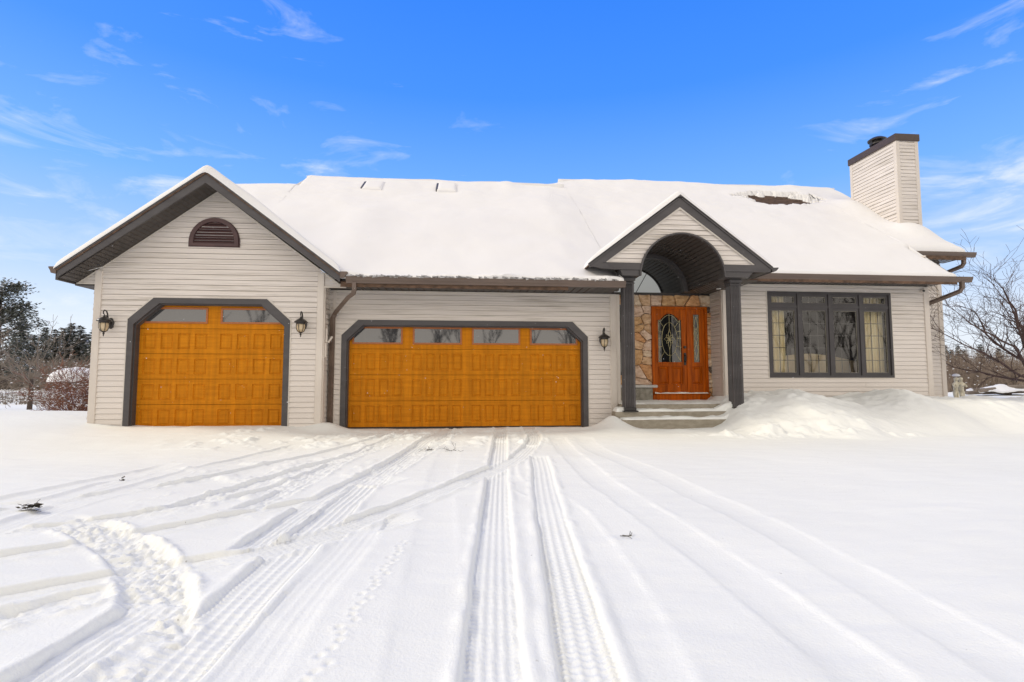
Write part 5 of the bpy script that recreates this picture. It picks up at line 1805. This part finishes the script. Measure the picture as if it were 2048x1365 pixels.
def bush(loc, rx, rz, n, label, mt, seed, cap=True):
    r = random.Random(seed)
    root = empty('bush', loc, 0, label, 'bush')
    mb = MB()
    for k in range(n):
        a = r.uniform(0, 2 * math.pi)
        e = r.uniform(0.15, 1.35)
        ln = 0.5 * (rx * math.cos(e) + rz * math.sin(e)) * r.uniform(0.8, 1.15)
        branchy(mb, (r.gauss(0, 0.12 * rx), r.gauss(0, 0.12 * rx), 0.0), (math.cos(a) * math.cos(e), math.sin(a) * math.cos(e), math.sin(e)), ln, 0.012, 3, r, spread=0.75, up=0.15, ratio=0.62, nseg=3, kids=(2, 4), minr=0.004)
    n0 = len(mb.v)
    for k in range(620):                       # clots of snow held among the twigs
        p = Vector(mb.v[r.randrange(n0)])
        if p.length < 0.35: continue
        d = r.uniform(0.012, 0.035)
        mb.add([p + Vector(q) * d for q in ((1.3, 0, 0.1), (0.2, 1.1, 0.2), (-1.2, 0.1, 0), (-0.1, -1.2, 0.1), (0, 0, 0.8))], [(0, 1, 4), (1, 2, 4), (2, 3, 4), (3, 0, 4), (3, 2, 1, 0)], 1)
    mb.build('twigs', [mt, M['tsnow']], root, recalc=False)
    if cap:
        n_ = 28
        gx, gy = np.meshgrid(np.linspace(-1, 1, n_), np.linspace(-1, 1, n_), indexing='ij')
        rr_ = np.hypot(gx, gy)
        kx = np.where(rr_ > 1e-6, np.maximum(np.abs(gx), np.abs(gy)) / np.maximum(rr_, 1e-6), 1)
        sx_, sy_ = gx * kx, gy * kx
        rad_ = np.hypot(sx_, sy_)
        z = cap[2] + cap[1] * np.sqrt(np.clip(1 - rad_ ** 2, 0, 1)) * (1 + 0.15 * fbm(gx * 2, gy * 2, seed, 2))
        grid_mesh('snow_cap', np.stack([sx_ * cap[0], sy_ * cap[0], z], -1), M['tsnow'], root, skirt=z * 0 + cap[2] - 0.04)
    return root


bush((-9.25, 13.7, gz(-9.25, 13.7) - 0.05), 0.62, 1.4, 58, 'dense reddish-brown leafless bush at the left corner of the house', M['redtwig'], 31, cap=None)
bush((-10.4, 15.3, gz(-10.4, 15.3) - 0.05), 0.65, 1.05, 30, 'rounded bush with a thick snow cap behind the reddish bush', M['redtwig'], 32, cap=(0.62, 0.34, 1.02))


def conifer_mesh(h, rad, seed, pine=False, n_w=26):
    r = random.Random(seed)
    t = MB()
    t.tube([(0, 0, -0.2), (0.03, 0.02, h * 0.5), (0, 0, h * 0.97)], [h * 0.022, h * 0.014, 0.02], 6)
    c = MB()
    def leafq(p, w_, l_, up=0.35, snow=0.42):
        a = r.uniform(0, 6.283)
        d = Vector((math.cos(a), math.sin(a), r.uniform(-0.5, up))).normalized()
        sd_ = (d.cross(Vector((0, 0, 1))).normalized() + Vector((0, 0, r.uniform(-0.6, 0.6)))).normalized()
        c.quad(p - sd_ * w_ * 0.5, p + sd_ * w_ * 0.5, p + d * l_ + sd_ * w_ * 0.15, p + d * l_ - sd_ * w_ * 0.15, 0)
        if r.random() < snow:
            p = p + Vector((0, 0, 0.05))
            c.quad(p - sd_ * w_ * 0.4, p + sd_ * w_ * 0.4, p + d * l_ * 0.7 + sd_ * w_ * 0.2, p + d * l_ * 0.7 - sd_ * w_ * 0.2, 1)
    if pine:
        for k in range(95):                    # rounded tufts of needles on an open crown
            f = r.uniform(0.12, 1) ** 0.8
            a = r.uniform(0, 6.283)
            R_ = rad * (math.sin(math.pi * (0.18 + 0.74 * f)) ** 0.7) * math.sqrt(r.uniform(0.05, 1))
            ctr = Vector((math.cos(a) * R_, math.sin(a) * R_, h * f))
            t.tube([(0, 0, max(0.3, h * f - R_ * 0.5)), ctr], [0.05, 0.02], 4)
            rr_ = r.uniform(0.4, 0.8)
            for q in range(62):
                o_ = Vector((r.gauss(0, 0.55), r.gauss(0, 0.55), r.gauss(0, 0.33))) * rr_
                leafq(ctr + o_, r.uniform(0.10, 0.2), r.uniform(0.15, 0.3), 0.8, 0.3 if o_.z > 0 else 0.08)
        return t, c
    for k in range(900):                       # inner mass of the cone
        f = 1 - math.sqrt(r.uniform(0.0, 1))
        a = r.uniform(0, 6.283)
        R_ = rad * (1 - f) ** 0.85 * math.sqrt(r.uniform(0, 0.75))
        leafq(Vector((math.cos(a) * R_, math.sin(a) * R_, h * (0.03 + 0.95 * f))), r.uniform(0.3, 0.55), r.uniform(0.4, 0.7), 0.3, 0.22)
    for k in range(n_w):
        f = (k + r.uniform(0, 0.8)) / n_w
        z = h * (0.04 + 0.96 * f)
        if pine:
            R_ = rad * (math.sin(math.pi * (0.12 + 0.85 * f)) ** 0.7) * r.uniform(0.65, 1.15)
        else:
            R_ = rad * (1 - f) ** 0.85 * r.uniform(0.75, 1.12) + 0.12
        nb = max(5, int((12 if not pine else 12) * (0.4 + R_ / rad)))
        a0 = r.uniform(0, 6.28)
        for b in range(nb):
            a = a0 + 2 * math.pi * b / nb + r.uniform(-0.25, 0.25)
            ln = R_ * r.uniform(0.7, 1.1)
            m_ = max(3, int(ln / 0.28))
            for q in range(m_):
                s = (q + r.uniform(0.4, 1)) / m_
                px_, py_ = math.cos(a) * ln * s, math.sin(a) * ln * s
                pz_ = z - 0.25 * ln * s * s + (0.12 * ln * s if not pine else 0.25 * ln * s) + r.uniform(-0.1, 0.1)
                w_ = r.uniform(0.22, 0.46) * (1.1 if pine else 1)
                l_ = r.uniform(0.32, 0.62)
                d = Vector((math.cos(a + r.uniform(-0.7, 0.7)), math.sin(a + r.uniform(-0.7, 0.7)), r.uniform(-0.5, 0.35))).normalized()
                sd_ = d.cross(Vector((0, 0, 1))).normalized()
                sd_ = (sd_ + Vector((0, 0, r.uniform(-0.6, 0.6)))).normalized()
                p = Vector((px_, py_, pz_))
                c.quad(p - sd_ * w_ * 0.5, p + sd_ * w_ * 0.5, p + d * l_ + sd_ * w_ * 0.12, p + d * l_ - sd_ * w_ * 0.12, 0)
                if r.random() < 0.42:
                    p = p + Vector((0, 0, 0.05))
                    c.quad(p - sd_ * w_ * 0.4, p + sd_ * w_ * 0.4, p + d * l_ * 0.7 + sd_ * w_ * 0.2, p + d * l_ * 0.7 - sd_ * w_ * 0.2, 1)
    return t, c


def make_conifer(name, h, rad, seed, pine=False, n_w=26):
    t, c = conifer_mesh(h, rad, seed, pine, n_w)
    root = empty(name)
    t.build('trunk', M['bark'], root)
    c.build('crown', [M['needle'], M['tsnow']], root, recalc=False)
    return root


def copy_tree(root):
    n = root.copy()
    col.objects.link(n)
    for ch in root.children:
        c = ch.copy()
        col.objects.link(c)
        c.parent = n
    return n


def at_img(px, Y, extra=0.0):
    """ground spot at distance Y seen along a bearing (bearing given as tangent of the camera-frame angle)"""
    a = math.atan((px - 1024) / 1060) + R(5.1)
    return math.tan(a) * Y


big = make_conifer('pine_tree', 8.6, 3.0, 41, True, 30)
big.location = (at_img(-6, 44), 44, gz(at_img(-6, 44), 44))
tag(big, 'tall broad pine rising above the tree row at the left edge', 'tree')
protos = [make_conifer('conifer_tree', 9.5, 2.5, 50 + k, n_w=34) for k in range(3)]
ORD = ['nearest the house corner', 'second from the house corner', 'third from the house corner', 'fourth from the house corner', 'fifth from the house corner',
       'sixth from the house corner', 'seventh from the house corner', 'eighth from the house corner', 'farthest left']
rowx = [190, 172, 158, 140, 124, 108, 88, 66, 40]
for k, px_ in enumerate(rowx):
    o = protos[k] if k < 3 else copy_tree(protos[k % 3])
    Y = 82 + rnd.uniform(-8, 8)
    X = at_img(px_, Y)
    s = rnd.uniform(0.80, 0.98)
    o.location = (X, Y, gz(X, Y) - 0.1)
    o.scale = (s, s, s * rnd.uniform(0.95, 1.05))
    o.rotation_euler = (0, 0, rnd.uniform(0, 6.28))
    tag(o, 'snow-dusted conifer in the far row on the left, %s' % ORD[k], 'tree', 'conifers in the far left row')
RO = ['nearest the house', 'second from the house', 'third from the house', 'fourth from the house', 'fifth from the house', 'sixth from the house']
for k, (px_, s) in enumerate(((1891, 1.0), (1904, 0.9), (1917, 1.06), (1929, 0.92), (1962, 1.1), (1998, 1.0))):
    o = copy_tree(protos[k % 3])
    Y = 78 + rnd.uniform(-4, 4)
    X = at_img(px_, Y)
    s *= 0.64
    o.location = (X, Y, gz(X, Y) - 0.2)
    o.scale = (s * 0.9, s * 0.9, s)
    o.rotation_euler = (0, 0, rnd.uniform(0, 6.28))
    tag(o, 'distant dark conifer above the brown thicket on the right, %s' % RO[k], 'tree', 'conifers beyond the right thicket')


def thicket(name, x0f, x1f, y0, y1, n, hmin, hmax, mt, seed, snow=0.1):
    """tangle of thin upright stems too many to count"""
    r = random.Random(seed)
    mb = MB()
    for k in range(n):
        Y = r.uniform(y0, y1)
        X = at_img(r.uniform(x0f, x1f), Y)
        h = r.uniform(hmin, hmax)
        zb = 0.25 if X > 0 else 0.0
        zb = gz(X, Y) - 0.05
        p = Vector((X, Y, zb))
        for q in range(3):
            d = Vector((r.gauss(0, 0.35), r.gauss(0, 0.3), 1)).normalized()
            w_ = r.uniform(0.008, 0.02) * (1 + Y / 60)
            b = p + d * h * r.uniform(0.6, 1)
            sd_ = Vector((1, 0, 0)) * w_
            mb.quad(p - sd_, p + sd_, b + sd_ * 0.3, b - sd_ * 0.3, 0)
            for j in range(4):
                t = r.uniform(0.3, 1)
                s0 = p + (b - p) * t
                e = s0 + Vector((r.gauss(0, 0.4), r.gauss(0, 0.4), r.uniform(-0.1, 0.55))) * h * 0.32
                mb.quad(s0 - sd_ * 0.5, s0 + sd_ * 0.5, e + sd_ * 0.2, e - sd_ * 0.2, 0)
                if r.random() < snow:
                    m = (s0 + e) / 2 + Vector((0, -0.02, 0.02))
                    mb.quad(m - Vector((0.05, 0, 0.02)), m + Vector((0.06, 0, -0.012)), m + Vector((0.03, 0, 0.025)), m + Vector((-0.035, 0, 0.018)), 1)
    o = mb.build(name, [mt, M['tsnow']], recalc=False)
    return tag(o, kind='stuff')


tag(thicket('brush_thicket', 1870, 2200, 24, 60, 3800, 1.5, 3.0, M['brush'], 61, 0.06), 'tangled brown brush thicket along the right edge of the field', 'thicket')
tag(thicket('brush_thicket', -60, 205, 55, 75, 1500, 1.6, 4.0, M['greytwig'], 62, 0.10), 'grey-brown leafless brush under the left conifer row', 'thicket')
tag(thicket('dry_weeds', -60, 130, 26, 34, 300, 0.3, 0.8, M['greytwig'], 63, 0.4), 'low snowy weeds across the left field', 'weeds')

# woods across the road behind the photographer, seen only as reflections in the panes
rb = random.Random(77)
mb = MB()
for k in range(26):
    X = rb.uniform(-34, 40)
    Y = -rb.uniform(16, 30)
    h = rb.uniform(5, 11)
    branchy(mb, (X, Y, 0), (0, 0, 1), h * 0.55, 0.16, 4, rb, spread=0.6, up=0.5, sides=4, ratio=0.66, nseg=4, kids=(3, 4), kink=0.09, minr=0.02)
tag(mb.build('roadside_wood', M['bark'], recalc=False), 'leafless wood across the road opposite the house', 'wood', kind='stuff')

# ------------------------------------------------------------------ garden statue of two children
gs = empty('garden_statue', (17.05, 17.0, 0.30), 0, 'weathered stone statue of two embracing children with snow on their heads', 'statue')


def skin_figure(name, verts, edges, radii, parent, mt):
    me = bpy.data.meshes.new(name)
    me.from_pydata(verts, edges, [])
    me.materials.append(mt)
    o = bpy.data.objects.new(name, me)
    col.objects.link(o)
    o.parent = parent
    md = o.modifiers.new('skin', 'SKIN')
    md.use_smooth_shade = True
    for k, (a, b) in enumerate(radii):
        me.skin_vertices[0].data[k].radius = (a, b)
    me.skin_vertices[0].data[0].use_root = True
    s = o.modifiers.new('sub', 'SUBSURF')
    s.levels = s.render_levels = 2
    return o


def child(dx, lean, name, arm_l, arm_r, legs):
    v = [(dx, 0, 0.36), (dx + lean * 0.3, 0, 0.46), (dx + lean * 0.6, 0, 0.55), (dx + lean * 0.85, 0, 0.61), (dx + lean, -0.01, 0.70), (dx + lean * 1.05, -0.01, 0.765)]
    rr = [(0.085, 0.075), (0.08, 0.07), (0.075, 0.06), (0.038, 0.038), (0.078, 0.08), (0.06, 0.062)]
    e = [(0, 1), (1, 2), (2, 3), (3, 4), (4, 5)]
    for pts, rad in ((arm_l, (0.04, 0.034, 0.026)), (arm_r, (0.04, 0.034, 0.026))):
        b = 2
        for p, q in zip(pts, rad):
            v.append(p)
            rr.append((q, q))
            e.append((b, len(v) - 1))
            b = len(v) - 1
    for lg in legs:
        b = 0
        for p, q in zip(lg, (0.058, 0.048, 0.036, 0.036)):
            v.append(p)
            rr.append((q, q))
            e.append((b, len(v) - 1))
            b = len(v) - 1
    return skin_figure(name, v, e, rr, gs, M['statue'])


child(-0.10, 0.03, 'child_figure', [(-0.20, -0.02, 0.52), (-0.22, -0.08, 0.42), (-0.12, -0.12, 0.42)], [(0.02, -0.04, 0.53), (0.10, -0.08, 0.47), (0.14, -0.09, 0.44)],
      [[(-0.14, 0, 0.22), (-0.14, -0.01, 0.10), (-0.14, -0.02, 0.03), (-0.14, -0.08, 0.02)], [(-0.05, 0, 0.22), (-0.04, -0.01, 0.10), (-0.04, -0.02, 0.03), (-0.04, -0.08, 0.02)]])
child(0.12, -0.02, 'child_figure', [(0.01, 0.05, 0.52), (-0.06, 0.08, 0.50), (-0.12, 0.09, 0.50)], [(0.20, -0.03, 0.52), (0.24, -0.09, 0.43), (0.17, -0.12, 0.50)],
      [[(0.10, 0, 0.22), (0.10, -0.01, 0.10), (0.10, -0.02, 0.03), (0.10, -0.08, 0.02)], [(0.18, 0, 0.22), (0.20, 0.01, 0.10), (0.22, 0.0, 0.03), (0.22, -0.06, 0.02)]])
mb = MB()
mb.lathe([(0.24, -0.3), (0.25, 0.0), (0.22, 0.03)], (0.02, 0, 0), 14)
mb.build('plinth', M['statue'], gs)
mb = MB()
mb.lathe([(0.07, 0.0), (0.105, 0.015), (0.11, 0.04), (0.085, 0.075), (0.02, 0.09)], (-0.06, -0.01, 0.79), 14)
mb.build('snow_cap', M['tsnow'], gs, smooth=True)

# brush pile with snow at the right edge of the lawn
bp = empty('brush_pile', (21.5, 19.5, gz(21.5, 19.5)), 0, 'low snow-covered pile of logs under the bare tree at the right edge', 'log pile')
r = random.Random(9)
for k in range(9):
    mb = MB()
    a = r.uniform(-0.5, 0.5)
    z = 0.08 + 0.1 * (k // 4)
    L_ = r.uniform(0.7, 1.2)
    x, y = r.uniform(-0.5, 0.6), r.uniform(-0.3, 0.3)
    mb.tube([(x - L_ * math.cos(a), y - L_ * math.sin(a), z), (x, y, z + 0.05), (x + L_ * math.cos(a), y + L_ * math.sin(a), z + r.uniform(-0.05, 0.12))], [0.075, 0.085, 0.06], 8)
    mb.build('log', M['greytwig'], bp)
gx, gy = np.meshgrid(np.linspace(-1.1, 1.2, 30), np.linspace(-0.4, 0.5, 16), indexing='ij')
zt = 0.30 + 0.10 * fbm(gx * 2.2, gy * 2.2, 5, 3)
ed = np.clip(1 - (np.abs(gx) / 1.2) ** 2, 0, 1) * np.clip(1 - (np.abs(gy - 0.05) / 0.5) ** 2, 0, 1)
grid_mesh('snow_cap', np.stack([gx, gy, zt * (0.6 + 0.4 * ed)], -1), M['tsnow'], bp, skirt=zt * (0.6 + 0.4 * ed) - 0.06)


# ------------------------------------------------------------------ twigs and leaves dropped on the drive
def twig(x, y, n, size, label, seed, mt='leaf', name='twig', leaves=0):
    r = random.Random(seed)
    z = gz(x, y)
    mb = MB()
    for k in range(n):
        a = r.uniform(0, 6.28)
        p = Vector((r.uniform(-0.3, 0.3) * size, r.uniform(-0.2, 0.2) * size, 0.012))
        d = Vector((math.cos(a), math.sin(a) * 0.6, r.uniform(-0.05, 0.25)))
        branchy(mb, p, d, size * r.uniform(0.35, 0.7), 0.0035, 1, r, spread=0.7, up=0.0, nseg=3, kids=(1, 3), minr=0.002)
    for k in range(leaves):
        p = Vector((r.uniform(-0.5, 0.5) * size, r.uniform(-0.25, 0.25) * size, r.uniform(0.01, 0.04)))
        a = r.uniform(0, 6.28)
        d = Vector((math.cos(a), math.sin(a), r.uniform(0, 0.5))) * r.uniform(0.03, 0.06)
        s = Vector((-math.sin(a), math.cos(a), r.uniform(-0.3, 0.3))) * 0.018
        mb.quad(p, p + d * 0.5 + s, p + d, p + d * 0.5 - s)
    o = mb.build(name, M[mt], recalc=False, loc=(x, y, z))
    return tag(o, label, name.replace('_', ' '))


twig(-3.28, 4.42, 3, 0.11, 'clump of dark leaves and twigs lying in the tracks at the left edge', 3, name='leaf_clump', leaves=44)
twig(-3.32, 5.57, 2, 0.04, 'tiny dark leaf on clean snow left of the tracks', 4, name='leaf', leaves=3)
twig(-0.50, 7.67, 4, 0.16, 'upright grey twig with a curled leaf before the wide garage door', 5, leaves=6)
twig(-0.14, 7.50, 5, 0.30, 'flat brown spray of twigs beside the upright twig near the garage', 6)
twig(1.02, 3.39, 3, 0.13, 'small forked twig lying right of the newest tyre track', 8)


# a few flakes still falling between the camera and the house
mb = MB()
r = random.Random(99)
for k in range(420):
    Y = r.uniform(1.6, 10.0)
    X = r.uniform(-0.75, 1.0) * Y
    p = Vector((X, Y, 1 + r.uniform(-0.08, 0.30) * Y))
    d = r.uniform(0.0012, 0.0032) * (0.5 + 0.07 * Y)
    q = [p + Vector(v) * d * r.uniform(0.7, 1.2) for v in ((1, 0, 0), (0, 1, 0), (-1, 0, 0), (0, -1, 0), (0, 0, 1), (0, 0, -1))]
    mb.add(q, [(0, 1, 4), (1, 2, 4), (2, 3, 4), (3, 0, 4), (1, 0, 5), (2, 1, 5), (3, 2, 5), (0, 3, 5)])
tag(mb.build('falling_snow', M['tsnow'], recalc=False), 'sparse white snowflakes drifting in front of the house', 'snowflakes', kind='stuff')
